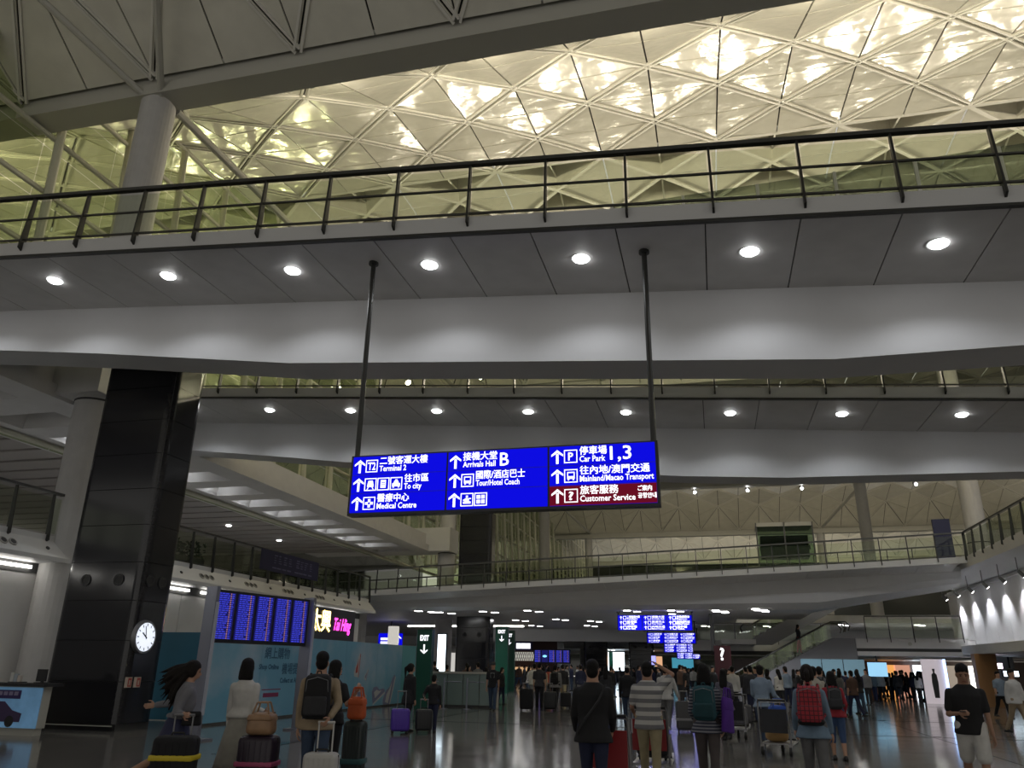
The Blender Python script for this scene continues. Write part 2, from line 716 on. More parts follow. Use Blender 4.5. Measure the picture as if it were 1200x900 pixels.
# ---- the other sides of the hall, out of sight from here but closing it
tag(MB().box(-48, 60, 166, 166.5, 0, 30).build('wall_back', M_NIGHT), 'dark glass end wall far down the hall', 'wall', kind='structure')
tag(MB().box(-61, 60, -60, -16.6, 22.4, 23).build('ceiling_rear', M_STEEL), 'flat roof slab added out of view behind to shade the near vault', 'roof', kind='structure')  # unseen slab, added to cut the world light on the near vault
tag(MB().box(46, 46.5, -14, 166, 0, 24).build('wall_right', M_WHITE), 'pale side wall of the hall', 'wall', kind='structure')

# ---- departures level slab along the glass wall
sl = structure('ceiling_upper_slab', 'pale slab of the upper level with lit coffers along its edge', 'slab')
XS, ZSL = -20.0, 9.5
MB().prism([(XS, 3, 9.5), (XS, 3, 9.95), (XS - .25, 3, 10.0), (XS - .25, 3, 10.75), (XS - .6, 3, 10.75), (XS - .6, 3, 9.5)], (0, 51.5, 0)).build('edge_fascia', M_WHITE, sl)
MB().box(XS - 1.2, XS - .6, 3, 54.5, 9.5, 9.7).build('edge_strip', M_WHITE, sl)
MB().box(-46, XS - .6, 3, 54.5, 10.3, 10.6).build('slab_deck', M_SOFFIT, sl)
MB().box(-25.6, -24.0, 3, 54.5, 9.5, 9.7).build('inner_strip', M_WHITE, sl)
rib = MB().box(-24.0, XS - 1.2, -.62, .62, 9.5, 9.75).mesh('coffer_rib', M_WHITE)
cof = MB()
cof.add([(-24, -.88, 9.6), (XS - 1.2, -.88, 9.6), (XS - 1.2, .88, 9.6), (-24, .88, 9.6), (-23.8, -.8, 10.25), (XS - 1.5, -.8, 10.25), (XS - 1.5, .8, 10.25), (-23.8, .8, 10.25)],
        [(0, 1, 5, 4), (1, 2, 6, 5), (2, 3, 7, 6), (3, 0, 4, 7), (4, 5, 6, 7)])
cof = cof.mesh('coffer', M_WHITE)
spot_lens = MB().tube((0, 0, 0), (0, 0, .03), .07, .07, 10).mesh('lamp_lens', M_LENS)
for k in range(0, 17):
    y = 4.6 + 3 * k
    put('coffer_rib', rib, sl, (0, y, 0))
    if y + 1.5 < 54:
        put('coffer', cof, sl, (0, y + 1.5, 0))
        if y > 22:
            put('lamp_lens', spot_lens, sl, (-23.6, y + 1.5, 10.2))
            lamp('POINT', (-23.6, y + 1.5, 9.95), 5, COOL, size=.07, name='coffer_lamp')
slat = MB().box(-46, -25.6, -.62, .62, 9.5, 9.7).mesh('ceiling_slat', mat('slat_brown', (.33, .305, .28), .6))
for k in range(0, 34):
    put('ceiling_slat', slat, sl, (0, 4.2 + 1.5 * k, 0))
tag(MB().box(-46, -18.4, 19.2, 20.8, 9.62, 10.9).build('trim_40', M_WHITE), 'broad beam joining the round column to the upper slab', 'beam', kind='structure')
tag(MB().box(-30, -18.4, 54.5, 56.6, 9.5, 11.2).build('trim_41', M_WHITE), 'broad white cross beam at the end of the coffered slab', 'beam', kind='structure')

# ================================================================== FOOTBRIDGES
def railing(parent, p0, d, slope, n, step, zr=1.17, base=.0, side=(0, -1), zbelow=.16, with_mid=True, glassm=None):
    """posts, panes and rails along direction d (unit, horizontal) from p0; side = outward normal"""
    d = Vector((d[0], d[1], 0))
    sd = Vector((side[0], side[1], 0))
    p0 = Vector(p0)
    rot = atan2(d.y, d.x)
    # local frame: x along d, y = inward
    post = MB().prism([(-.02, -.13, -zbelow), (-.02, -.02, -zbelow - .06), (-.02, .03, .0), (-.02, .05, zr), (-.02, -.03, zr)], (.04, 0, 0)).mesh('post', M_POST)
    dz = slope * step
    pane_ = MB().prism([(.05, .0, .06), (step - .05, .0, .06 + dz * (step - .05) / step), (step - .05, .0, zr - .1 + dz * (step - .05) / step), (.05, .0, zr - .1)], (0, .015, 0)).mesh('glass_pane', glassm or M_GLASS)
    flip = 1 if sd.dot(Vector((d.y, -d.x, 0))) > 0 else -1
    for i in range(n + 1):
        q = p0 + d * (i * step) + Vector((0, 0, slope * i * step))
        o = put('post', post, parent, q, rz=rot)
        if flip < 0:
            o.rotation_euler.z = rot + pi
        if i < n:
            put('glass_pane', pane_, parent, q, rz=rot)
    e = p0 + d * (n * step) + Vector((0, 0, slope * n * step))
    up = Vector((0, 0, 1))

    def bar(nm, z, w, h, m_, off=0):
        s_ = Vector((-d.y, d.x, 0)) * w
        a, b = p0 + up * z + sd * off, e + up * z + sd * off
        MB().prism([a - s_, a + s_, a + s_ + up * h, a - s_ + up * h], b - a).build(nm, m_, parent)
    bar('handrail', zr, .06, .075, M_RAIL)
    if with_mid:
        bar('middle_rail', zr * .5, .022, .035, M_RAIL, .03)
        bar('lower_rail', .05, .022, .035, M_RAIL, .03)


def footbridge(label, yf, zf, s, x0, x1, lights, depths, lab_light, yj, yb):
    """yf front edge, zf soffit height at x = 0, s slope along x, yj where the soffit meets the box beam, yb its far side"""
    b = thing('footbridge', label, 'footbridge', (0, yf, 0))
    L0, dL = lights
    half = dL / 2

    def z(x):
        return zf + s * x
    # soffit panels, shared mesh
    g = .012
    dz = s * half
    pan = MB().prism([(g, 0, s * g), (half - g, 0, dz - s * g), (half - g, yj - yf, dz - s * g), (g, yj - yf, s * g)], (0, 0, .05)).mesh('soffit_panel', M_SOFFIT)
    i0, i1 = math.floor((x0 - L0) / half), math.ceil((x1 - L0) / half)
    for i in range(i0, i1):
        x = L0 - half / 2 + i * half
        put('soffit_panel', pan, b, (x, yf, z(x)))
    far = MB()
    far.prism([(x0, yb, z(x0)), (x1, yb, z(x1)), (x1, yb + yj - yf, z(x1)), (x0, yb + yj - yf, z(x0))], (0, 0, .05)).build('rear_soffit', M_SOFFIT, b)
    # slab over the panels, fascias
    MB().prism([(x0, yf + .12, z(x0) + .05), (x1, yf + .12, z(x1) + .05), (x1, yf + .12, z(x1) + .3), (x0, yf + .12, z(x0) + .3)], (0, yb + yj - 2 * yf - .24, 0)).build('deck', M_JOINT, b)
    for nm, y in (('fascia', yf), ('rear_fascia', yb + yj - yf - .06)):
        MB().prism([(x0, y, z(x0) + .03), (x1, y, z(x1) + .03), (x1, y, z(x1) + .36), (x0, y, z(x0) + .36)], (0, .06, 0)).build(nm, M_FASCIA, b)
    MB().prism([(x0, yf - .03, z(x0) - .02), (x1, yf - .03, z(x1) - .02), (x1, yf - .03, z(x1) + .03), (x0, yf - .03, z(x0) + .03)], (0, .1, 0)).build('fascia_edge', M_POST, b)
    # box beam with a haunched bottom
    pts = [(x, z(x) - d) for x, d in depths]
    mb = MB()
    n = len(pts)
    fr = [(x, yj, zz) for x, zz in pts] + [(x, yj, z(x)) for x, d in reversed(depths)]
    mb.prism(fr, (0, yb - yj, 0)).build('box_beam', M_BEAM, b)
    step = 1.5
    nn = int((x1 - x0) / step)
    railing(b, (x0, yf + .03, z(x0) + .36), (1, 0), s, nn, step)
    railing(b, (x0, yb + yj - yf - .03, z(x0) + .36), (1, 0), s, nn, step, side=(0, 1))
    # downlights
    for k in range(-3, 14):
        x = L0 + k * dL
        if x < x0 + 1 or x > x1 - 1:
            continue
        downlight((x, (yf + yj) / 2 - .2, z(x)), s, lab_light, 'downlights under ' + lab_light.split(' of ')[-1], 42)
    return b


DL_MESH = {}


def downlight(p, s, label, group, watts, r=.17, angle=146, lensm=None):
    if 'rim' not in DL_MESH:
        n = 20
        DL_MESH['rim'] = MB().rings([[(q * cos(2 * pi * i / n), q * sin(2 * pi * i / n), z) for i in range(n)] for q, z in ((.17, .0), (.20, -.004), (.21, .0), (.21, .03))]).mesh('rim', M_TRIM)
        DL_MESH['lens'] = MB().rings([[(q * cos(2 * pi * i / n), q * sin(2 * pi * i / n), z) for i in range(n)] for q, z in ((.03, -.075), (.10, -.06), (.15, -.03), (.165, .0), (.165, .02))]).mesh('lens', M_LENS, True)
    t = thing('downlight', label, 'light', p, group=group)
    put('rim', DL_MESH['rim'], t, local=True)
    put('lens', DL_MESH['lens'], t, local=True)
    lamp('SPOT', (p[0], p[1], p[2] - .14), watts, COOL, aim=(p[0], p[1], p[2] - 3), size=.13, angle=angle, blend=.42, name='downlight_lamp')
    return t


dep1 = [(-24, 1.0), (-17.6, 1.13), (-14.5, 1.25), (-9.1, 1.55), (2.6, 1.55), (6, 1.29), (13, .9), (16, .9)]
footbridge('grey footbridge with glass railing that the big blue sign hangs from', 12.146, 8.97, -.075, -23.5, 16, (-14.62, 3.1507), dep1,
           'round downlight in the soffit of the footbridge holding the blue sign', 14.85, 15.95)
dep2 = [(-24, .95), (-19, 1.11), (-16.2, 1.23), (-12.6, 1.42), (-.6, 1.6), (2.5, 1.56), (9, 1.19), (16, .9), (24, .9)]
footbridge('second grey footbridge crossing behind the one with the blue sign', 21.93, 8.98, -.0719, -23.5, 24, (-14.775, 3.1413), dep2,
           'round downlight in the soffit of the second footbridge', 24.98, 26.0)

gs = thing('glass_screen', 'smoky glass screen with pale clips standing on the footbridge deck', 'screen', (3, 15.4, 9.2))
M_SMOKE = glass('smoke_glass', (.55, .58, .52), .3)
for i in range(7):
    x = -1.6 + 1.6 * i
    z0_, z1_ = 9.27 - .075 * x, 11.63 + .036 * x
    MB().prism([(x + .03, 15.4, z0_), (x + 1.57, 15.4, z0_ - .115), (x + 1.57, 15.4, z1_ + .055), (x + .03, 15.4, z1_)], (0, .02, 0)).build('glass_pane', M_SMOKE, gs)
    MB().box(x - .035, x + .035, 15.34, 15.42, z0_ - .02, z1_ - .02).build('clip_post', M_WHITE if False else M_RIB, gs)

# ---- walkway of the mezzanine level, rising to the side balcony
wk = thing('walkway', 'wide pale walkway with green glass railing across the hall beyond the footbridges', 'footbridge', (0, 44, 0))
W0, W1, SW = -22.0, 12.6, .043


def zw(x):
    return 6.58 + SW * x


step = (W1 - W0) / 26
railing(wk, (W0, 44.05, zw(W0)), (1, 0), SW, 26, step)
MB().prism([(W0, 44, zw(W0) - .3), (W1, 44, zw(W1) - .3), (W1, 44, zw(W1)), (W0, 44, zw(W0))], (0, .08, 0)).build('fascia', M_FASCIA, wk)
g = .012
sp = 1.8
pan = MB().prism([(g, 0, SW * g), (sp - g, 0, SW * sp), (sp - g, 1.35, SW * sp - .25), (g, 1.35, SW * g - .25)], (0, 0, .05)).mesh('soffit_panel', M_SOFFIT)
for i in range(int((W1 - W0) / sp)):
    x = W0 + i * sp
    put('soffit_panel', pan, wk, (x, 44.04, zw(x) - .31))
ZM = 4.72        # underside of the mezzanine


def zlow(x):
    return ZM if x < 5.5 else ZM + (x - 5.5) * .16


rings_ = []
for x in (W0, -12, -4, 0, 5.5, 8, 10.5, W1):
    zt, zb = zw(x) - .58, zlow(x)
    rings_.append([(x, 45.38, zt), (x, 45.5, zt - (zt - zb) * .45), (x, 45.75, zt - (zt - zb) * .78), (x, 46.3, zb), (x, 48.5, zb), (x, 48.5, zt + .25), (x, 45.38, zt + .25)])
MB().rings(rings_).build('box_beam', M_BEAM, wk)
MB().prism([(W0, 44.1, zw(W0) - .25), (W1, 44.1, zw(W1) - .25), (W1, 44.1, zw(W1) - .02), (W0, 44.1, zw(W0) - .02)], (0, 5, 0)).build('deck', M_SOFFIT, wk)
railing(wk, (W0, 49.0, zw(W0)), (1, 0), SW, 26, step, side=(0, 1))

# ceiling of the hall below the mezzanine
mz = structure('ceiling_mezzanine', 'flat grey ceiling of the lower hall beyond the walkway', 'ceiling')
for xb_, ya_, yb_ in ((5.5, 48.5, 55.2), (1.5, 55.2, 59.2), (5.5, 59.2, 88)):
    MB().box(-46, xb_, ya_, yb_, ZM, ZM + .5).build('ceiling_board', M_SOFFIT, mz)
MB().box(-46, W0, 40, 48.5, ZM, ZM + .5).build('ceiling_board', M_SOFFIT, mz)
MB().box(5.5, 46, 59.2, 88, ZM, ZM + .5).build('ceiling_board', M_SOFFIT, mz)
MB().box(-22, 46, 70, 70.6, ZM - 1.0, ZM).build('dropped_beam', M_BEAM, mz)
MB().box(-46, 46, 88, 90, ZM - .9, 6.3).build('dropped_beam', M_BEAM, mz)
tag(MB().box(-46, 46, 90, 130, 3.6, 4.0).build('ceiling_far', M_SOFFIT), 'low dark ceiling at the far end of the lower hall', 'ceiling', kind='structure')

# twin rectangular downlights of the lower ceiling
TW = {}


def twin_light(x, y, z, watts=26):
    if not TW:
        for i, s in enumerate((-1, 1)):
            TW[i] = MB().box(s * .24 - .19, s * .24 + .19, -.17 + s * .5, .17 + s * .5, -.03, .0).mesh('lens', M_LENS)
        TW['f'] = MB().box(-.62, .62, -.8, .8, -.012, .02).mesh('housing', M_SOFFIT)
    t = thing('twin_ceiling_light', 'pair of square lamps flush in the lower hall ceiling', 'light', (x, y, z), group='twin lamps of the lower ceiling')
    put('housing', TW['f'], t, local=True)
    put('lens', TW[0], t, local=True)
    put('lens', TW[1], t, local=True)
    if watts:
        lamp('SPOT', (x, y, z - .1), watts, COOL, aim=(x, y, 0), size=.3, angle=140, blend=.5, name='twin_light_lamp')


for px, py in ((471, 711), (522, 718), (573, 717), (735, 712), (788, 710), (844, 706), (902, 703)):
    p = floor_at(px, py, ZM)
    twin_light(p.x, max(46.9, p.y), ZM, 70)
for px, py in ((625, 716), (610, 727), (657, 726), (793, 720), (845, 717), (890, 714), (697, 728)):
    p = floor_at(px, py, ZM)
    twin_light(p.x, p.y, ZM, 70)
for x in (-14, -9.5, -5, -.5, 4):
    for y in (64, 76):
        twin_light(x, y, ZM, 60)
for x in (9, 14, 19):
    for y in (62, 76):
        twin_light(x, y, ZM, 60)
for x in (-12, -5, 2, 9, 16):
    twin_light(x, 96, 3.6, 50)

# ---- mezzanine balcony along the shops
XB = -19.0
bl = thing('balcony', 'long pale balcony with glass rail above the shops and flight boards', 'balcony', (XB, 25, 0))
MB().prism([(XB, 4, 5.08), (XB, 4, 4.92), (XB + .45, 4, 4.42), (XB + .45, 4, 4.30), (XB - .5, 4, 4.30), (XB - .5, 4, 5.08)], (0, 38.4, 0)).build('fascia', M_FASCIA, bl)
MB().box(-46, XB - .5, 4, 42.4, 4.6, 5.08).build('deck', M_SOFFIT, bl)
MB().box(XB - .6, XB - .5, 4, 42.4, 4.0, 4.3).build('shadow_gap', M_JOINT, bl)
railing(bl, (XB - .02, 8.1, 5.08), (0, 1), 0, 25, 1.37, zr=1.2, side=(1, 0), with_mid=False)
vent = MB()
q = Vector((.5, 0, .45)).normalized()
vent.tube((0, 0, 0), q * .03, .13, .13, 14)
vent = vent.mesh('air_nozzle', mat('nozzle', (.30, .29, .27), .4, .3))
bore = MB().tube((0, 0, 0), q * .04, .085, .085, 12).mesh('bore', M_JOINT)
small = MB().tube((0, 0, 0), q * .03, .06, .06, 10).mesh('socket', M_JOINT)
for k in range(10):
    y = 11.2 + 3.1 * k
    for dy in (-.32, 0, .32):
        v = put('air_nozzle', vent, bl, (XB + .235, y + dy, 4.66))
        bo = put('bore', bore, v, local=True)
    put('socket', small, bl, (XB + .235, y + 1.55, 4.66))
M_TUBE = mat('tube_light', (.9, .9, .9), .4, emit=(1, .97, .9), power=5)
for k in range(9):
    t = tag(MB().box(XB - .5, XB - .42, 9 + 3.7 * k + (.7 if k == 3 else 0), 11.9 + 3.7 * k - (.1 if k == 2 else 0), 4.12, 4.2).build('linear_lamp', M_TUBE), 'thin white lamp strip tucked under the balcony fascia', 'light', 'lamp strips under the balcony')
sw = structure('wall_shop', 'white panelled shop wall under the balcony', 'wall')
for k in range(12):
    MB().box(XB - .6, XB - .52, 4.02 + 3.2 * k, 7.18 + 3.2 * k, 0, 4.0).build('wall_panel', M_WHITE, sw)

M_BANNER = mat('banner_blue', (.010, .010, .055), .6)
bn = thing('banner', 'dark blue lettered banner tied to the balcony railing', 'banner', (XB + .12, 33, 5.35))
MB().box(XB + .09, XB + .12, 30.5, 35.8, 5.42, 6.3).build('cloth', M_BANNER, bn)
M_BTXT = mat('banner_ink', (.10, .10, .2), .6)
ink = MB()
rb_ = random.Random(4)
for yy in (31.6, 32.0, 32.45, 32.9, 33.6, 34.0, 34.4, 34.9):      # worn, unreadable characters
    for r in range(4):
        ink.box(XB + .12, XB + .123, yy, yy + rb_.uniform(.12, .3), 5.8 + .1 * r, 5.83 + .1 * r + rb_.uniform(0, .03))
    ink.box(XB + .12, XB + .123, yy - .1, yy + .25, 5.56, 5.62)
ink.build('faded_print', M_BTXT, bn)
M_LEAF = mat('shrub_leaf', (.012, .022, .010), .6, var=.5, scale=12)


def planter(y, n, L):
    t = thing('planter', 'dark planter of low shrubs behind the balcony rail ' + n, 'planter', (XB - .7, y, 5.08))
    MB().box(XB - 1.0, XB - .4, y - L / 2, y + L / 2, 5.08, 5.4).build('trough', M_JOINT, t)
    mb = MB()
    rnd = random.Random(3)
    for i in range(260):
        c = Vector((XB - .7 + rnd.uniform(-.3, .3), y + rnd.uniform(-.5, .5) * L, 5.4 + rnd.uniform(0, .55)))
        a = Vector((rnd.uniform(-1, 1), rnd.uniform(-1, 1), rnd.uniform(-.2, 1))).normalized() * .17
        b_ = a.cross(Vector((rnd.uniform(-1, 1), 1, rnd.uniform(-1, 1)))).normalized() * .05
        mb.add([c, c + a * .5 + b_, c + a, c + a * .5 - b_], [(0, 1, 2, 3)])
    tag(mb.build('leaf', M_LEAF, t), kind='stuff')


for k in range(6):
    downlight((-28.5, 18 + 6 * k, 9.5), 0, 'round lamp in the slatted ceiling over the balcony', 'lamps over the balcony', 80)
planter(26.2, 'next to the pillar with the clock', 2.2)
planter(38.6, 'past the blue banner', 2.0)

# ================================================================== BLACK PILLARS
M_BORE = mat('vent_bore', (.004, .004, .004), .5)


def pillar(label, cx, cy, top=11.7, first=False):
    w, d = 2.35, 1.3
    t = thing('granite_pillar', label, 'pillar', (cx, cy, 0))
    x0, x1, y0, y1 = cx - w / 2, cx + w / 2, cy - d / 2, cy + d / 2
    MB().box(x0 + .06, x1 - .06, y0 + .06, y1 - .06, 0, top - .05).build('core', M_JOINT, t)
    r = .22
    hh = (top - .15) / 12
    fr = MB().box(-w / 2 + r, w / 2 - r, 0, .05, .008, hh - .008).mesh('granite_slab', M_GRANITE)
    sd = MB().box(-.05, 0, -d / 2 + r, d / 2 - r, .008, hh - .008).mesh('granite_slab', M_GRANITE)
    cr = MB()
    n = 6
    pts = [(r - r * cos(a), r - r * sin(a), 0) for a in [i * pi / 2 / n for i in range(n + 1)]]
    inn = [(r - (r - .05) * cos(a), r - (r - .05) * sin(a), 0) for a in [i * pi / 2 / n for i in range(n, -1, -1)]]
    cr.prism([(p[0], p[1], .008) for p in pts + inn], (0, 0, hh - .016))
    cr = cr.mesh('corner_slab', M_GRANITE)
    for k in range(12):
        z = .15 + k * hh
        put('granite_slab', fr, t, (cx, y0, z))
        put('granite_slab', sd, t, (x1, cy, z))
        put('granite_slab', fr, t, (cx, y1, z), rz=pi)
        put('granite_slab', sd, t, (x0, cy, z), rz=pi)
        put('corner_slab', cr, t, (x0, y0, z))
        put('corner_slab', cr, t, (x1, y0, z), rz=pi / 2)
        put('corner_slab', cr, t, (x1, y1, z), rz=pi)
        put('corner_slab', cr, t, (x0, y1, z), rz=-pi / 2)
    MB().box(x0 + .08, x1 - .08, y0 + .03, y1 - .03, 0, .14).build('plinth', M_GRANITE, t)
    MB().box(x0 + .14, x1 - .14, y0 + .015, y1 - .015, .10, .125).build('plinth_strip', M_STEEL, t)
    MB().box(x0 + .05, x1 - .05, y0 + .05, y1 - .05, top - .06, top).build('cap', M_GRANITE, t)
    vm = MB().rings([[(q * cos(2 * pi * i / 16), yy, q * sin(2 * pi * i / 16)) for i in range(16)] for q, yy in ((.15, .0), (.15, -.03), (.11, -.03), (.1, .02))]).mesh('vent_ring', M_BLACK)
    vb = MB().tube((0, -.02, 0), (0, .0, 0), .1, .1, 14).mesh('vent_bore', M_BORE)
    for (x, y, rz) in ((cx - .5, y0, 0), (cx + .5, y0, 0), (x1, cy - .33, pi / 2), (x1, cy + .15, pi / 2)):
        put('vent_ring', vm, t, (x, y, 3.55), rz=rz)
        put('vent_bore', vb, t, (x, y, 3.55), rz=rz)
    return t, x1, y0


P1, px1, py0 = pillar('black granite pillar carrying the round clock', -15.25, 18.0, first=True)
pillar('black granite pillar standing behind the walkway and glass counter', -15.7, 52.6)
pillar('small far black pillar behind the flight boards by the ticket shop', -12.0, 84.0, 4.7)
pillar('far black pillar between the flight boards and the crowd', -7.0, 80.0, 4.7)

# wall clock
CX, CY, CZ = px1 + .02, 17.74, 2.17
ck = thing('wall_clock', 'round white clock with black hands on the black pillar', 'clock', (CX, CY, CZ))


def disc(x0, x1, r, n=32, r2=None):
    return MB().tube((x0, CY, CZ), (x1, CY, CZ), r, r2 or r, n)


M_DIAL = mat('clock_dial', (.85, .88, .92), .4, emit=(.82, .88, 1), power=.55)
disc(CX - .02, CX + .08, .41, r2=.40).build('case', mat('clock_case', (.28, .28, .29), .3, .8), ck)
disc(CX + .08, CX + .085, .345).build('dial', M_DIAL, ck)
tick = []
for h in range(12):
    a = h * pi / 6
    M = Matrix.Translation((CX + .087, CY, CZ)) @ Matrix.Rotation(a, 4, 'X')
    MB().box(0, .003, -.012, .012, .255, .325, M).build('hour_mark', M_BLACK, ck)
for nm, a, L, w in (('hour_hand', -55, .18, .018), ('minute_hand', -12, .27, .012)):
    M = Matrix.Translation((CX + .091, CY, CZ)) @ Matrix.Rotation(radians(-a), 4, 'X')
    MB().box(0, .004, -w, w, -.05, L, M).build(nm, M_BLACK, ck)
M_RED = mat('sign_red', (.35, .035, .025), .5)
M_PALE = mat('sign_pale', (.5, .42, .36), .6)
for y, n_ in ((17.5, 'hose reel'), (17.82, 'extinguisher')):
    s_ = thing('safety_plate', 'small red and white %s plate on the black pillar' % n_, 'sign', (px1, y, 1.09))
    MB().box(px1, px1 + .015, y - .12, y + .12, .98, 1.22).build('plate', M_PALE, s_)
    MB().box(px1 + .015, px1 + .02, y - .02, y + .10, 1.0, 1.2).build('red_field', M_RED, s_)
    MB().box(px1 + .02, px1 + .023, y + .01, y + .06, 1.03, 1.15).build('pictogram', M_PALE, s_)

# ================================================================== SIDE BALCONY, WALL AND LANDING
rb = thing('side_balcony', 'balcony with dark framed glass rail meeting the walkway end', 'balcony', (12.6, 40, 0))
XR = 12.6
zr0 = zw(XR)
MB().box(XR, 30, 31, 52, zr0 - .5, zr0).build('deck', M_WHITE, rb)
MB().box(10.15, 14.0, 51.9, 57.6, zr0 - .45, zr0 - .1).build('deck_extension', M_SOFFIT, rb)
MB().prism([(XR, 31, zr0 - .5), (XR + 1.2, 31, zr0 - .95), (XR + 9, 31, zr0 - .95), (XR + 9, 31, zr0 - .5)], (0, 21, 0)).build('sloped_soffit', M_BEAM, rb)
railing(rb, (XR + .05, 31.85, zr0), (0, 1), 0, 9, 1.35, side=(-1, 0), with_mid=False)
M_WALLW = mat('wall_white', (.72, .71, .73), .5, var=.03, scale=2)
wr = structure('wall_side', 'white wall washed by spotlights under the side balcony', 'wall')
for k in range(9):
    MB().box(14.0, 14.3, 36 + 2 * k + .01, 38 + 2 * k - .01, 3.0, 6.2).build('wall_panel', M_WALLW, wr)
MB().box(13.85, 14.0, 36, 54, 5.98, 6.1).build('light_trough', M_BEAM, wr)
MB().box(13.2, 14.2, 36, 54, 2.55, 3.0).build('lower_ledge', M_WHITE, wr)
M_SPOTCASE = mat('spot_case', (.2, .2, .2), .4, .5)
for k, y in enumerate((39, 41.5, 44, 46.5, 49, 51.5)):
    t = thing('wall_washer', 'small spotlight washing the white wall under the side balcony', 'light', (13.2, y, 5.7), group='wall washers')
    MB().tube((13.1, y, 5.85), (13.3, y, 5.6), .07, .09, 12).build('housing', M_SPOTCASE, t)
    MB().tube((13.3, y, 5.6), (13.31, y, 5.588), .08, .08, 12).build('lens', M_LENS, t)
    MB().tube((13.1, y, 5.85), (13.1, y, 6.48), .02, .02, 6).build('stem', M_SPOTCASE, t)
    lamp('SPOT', (13.33, y, 5.56), 110, COOL, aim=(14.0, y, 4.2), size=.06, angle=85, blend=.7, name='washer_lamp')

ld = thing('landing', 'escalator landing with glass rail and dark slot above the shops', 'balcony', (10.5, 50, 0))
MB().box(7.8, 14.0, 50, 57.5, 2.95, 3.3).build('deck', M_WHITE, ld)
MB().box(7.8, 13.6, 49.9, 50.05, 2.85, 3.36).build('fascia', M_WHITE, ld)
MB().box(7.8, 13.2, 49.96, 50.2, 2.68, 2.85).build('slot', M_JOINT, ld)
MB().box(7.8, 14.4, 49.85, 57.5, 2.45, 2.68).build('lower_fascia', M_WHITE, ld)
railing(ld, (8.4, 49.98, 3.36), (1, 0), 0, 4, 1.25, with_mid=False, zr=1.2)
MB().tube((10.6, 49.86, 3.1), (10.6, 49.8, 3.1), .1, .1, 14).build('speaker', M_STEEL, ld)

# glass railed strip beyond the escalator, at the same level
l2 = thing('rear_landing', 'glass railed landing behind the escalator, under the walkway', 'balcony', (3, 60, 0))
MB().box(-1.6, 7.5, 59.9, 60.1, 2.85, 3.5).build('fascia', M_WHITE, l2)
MB().box(-1.6, 7.5, 60.1, 62, 3.2, 3.5).build('deck', M_WHITE, l2)
MB().box(.4, 2.6, 55.8, 59.9, 3.2, 3.5).build('boarding_deck', M_WHITE, l2)
MB().box(-1.6, 7.0, 59.95, 60.2, 2.6, 2.85).build('slot', M_JOINT, l2)
railing(l2, (-1.5, 59.95, 3.5), (1, 0), 0, 6, 1.45, with_mid=False, zr=1.2)


# escalators
def escalator(label, x0, z0, x1, z1, y, w=1.5, side=mat('escalator_grey', (.20, .20, .22), .5)):
    t = thing('escalator', label, 'escalator', (x0, y, z0))
    dx, dz = x1 - x0, z1 - z0
    k = dz / dx
    sgn = 1 if dx > 0 else -1
    MB().prism([(x0, y, z0 - .3 * (z0 > .7)), (x0, y, z0 + .1), (x1, y, z1 + .1), (x1 + sgn * 1.2, y, z1 + .1), (x1 + sgn * 1.2, y, z1 - .9), (x1, y, z1 - .9), (x0 + sgn * 1.2, y, z0 - .3 * (z0 > .7))], (0, w, 0)).build('truss', side, t)
    n = int(abs(dx) / .4)
    st = MB().box(0, .4, .2, w - .2, -.1, .12).mesh('step', mat('step_metal', (.12, .12, .12), .4, .7))
    for i in range(n):
        put('step', st, t, (x0 + sgn * .4 * i - (.4 if sgn < 0 else 0), y, z0 + k * sgn * .4 * i + .15))
    up = 1.0
    for yy in (y + .06, y + w - .06):
        nseg = 6
        for i in range(nseg):
            a, b = i / nseg + .01, (i + 1) / nseg - .01
            MB().prism([(x0 + dx * a, yy, z0 + dz * a + .15), (x0 + dx * b, yy, z0 + dz * b + .15), (x0 + dx * b, yy, z0 + dz * b + up - .03), (x0 + dx * a, yy, z0 + dz * a + up - .03)], (0, .02, 0)).build('glass_pane', M_GLASS, t)
        r_ = [(x0 - sgn * .7, yy, z0 + .5), (x0 - sgn * .8, yy, z0 + .75), (x0 - sgn * .6, yy, z0 + up), (x0, yy, z0 + up), (x1, yy, z1 + up), (x1 + sgn * .8, yy, z1 + up), (x1 + sgn * 1.0, yy, z1 + .75), (x1 + sgn * .9, yy, z1 + .5)]
        MB().path(r_, .034, 8).build('handrail', M_RAIL, t)
    return t


escalator('escalator rising from the hall floor to the glass railed landing', .2, 0, 6.6, 3.3, 50.06)
escalator('second escalator running beside the one from the hall floor', .2, 0, 6.6, 3.3, 52.0)
escalator('upper escalator climbing towards the walkway above the landing', 2.5, 3.5, 9.0, 6.9, 56.0)
ew = MB().prism([(4.75, 49.93, 2.25), (7.79, 49.93, 2.25), (7.79, 49.93, 3.1), (6.4, 49.93, 3.1)], (0, .12, 0)).build('escalator_wall', mat('escalator_grey', (.20, .20, .22), .5))
tag(ew, 'pale triangular wall closing the side of the escalator', 'wall')

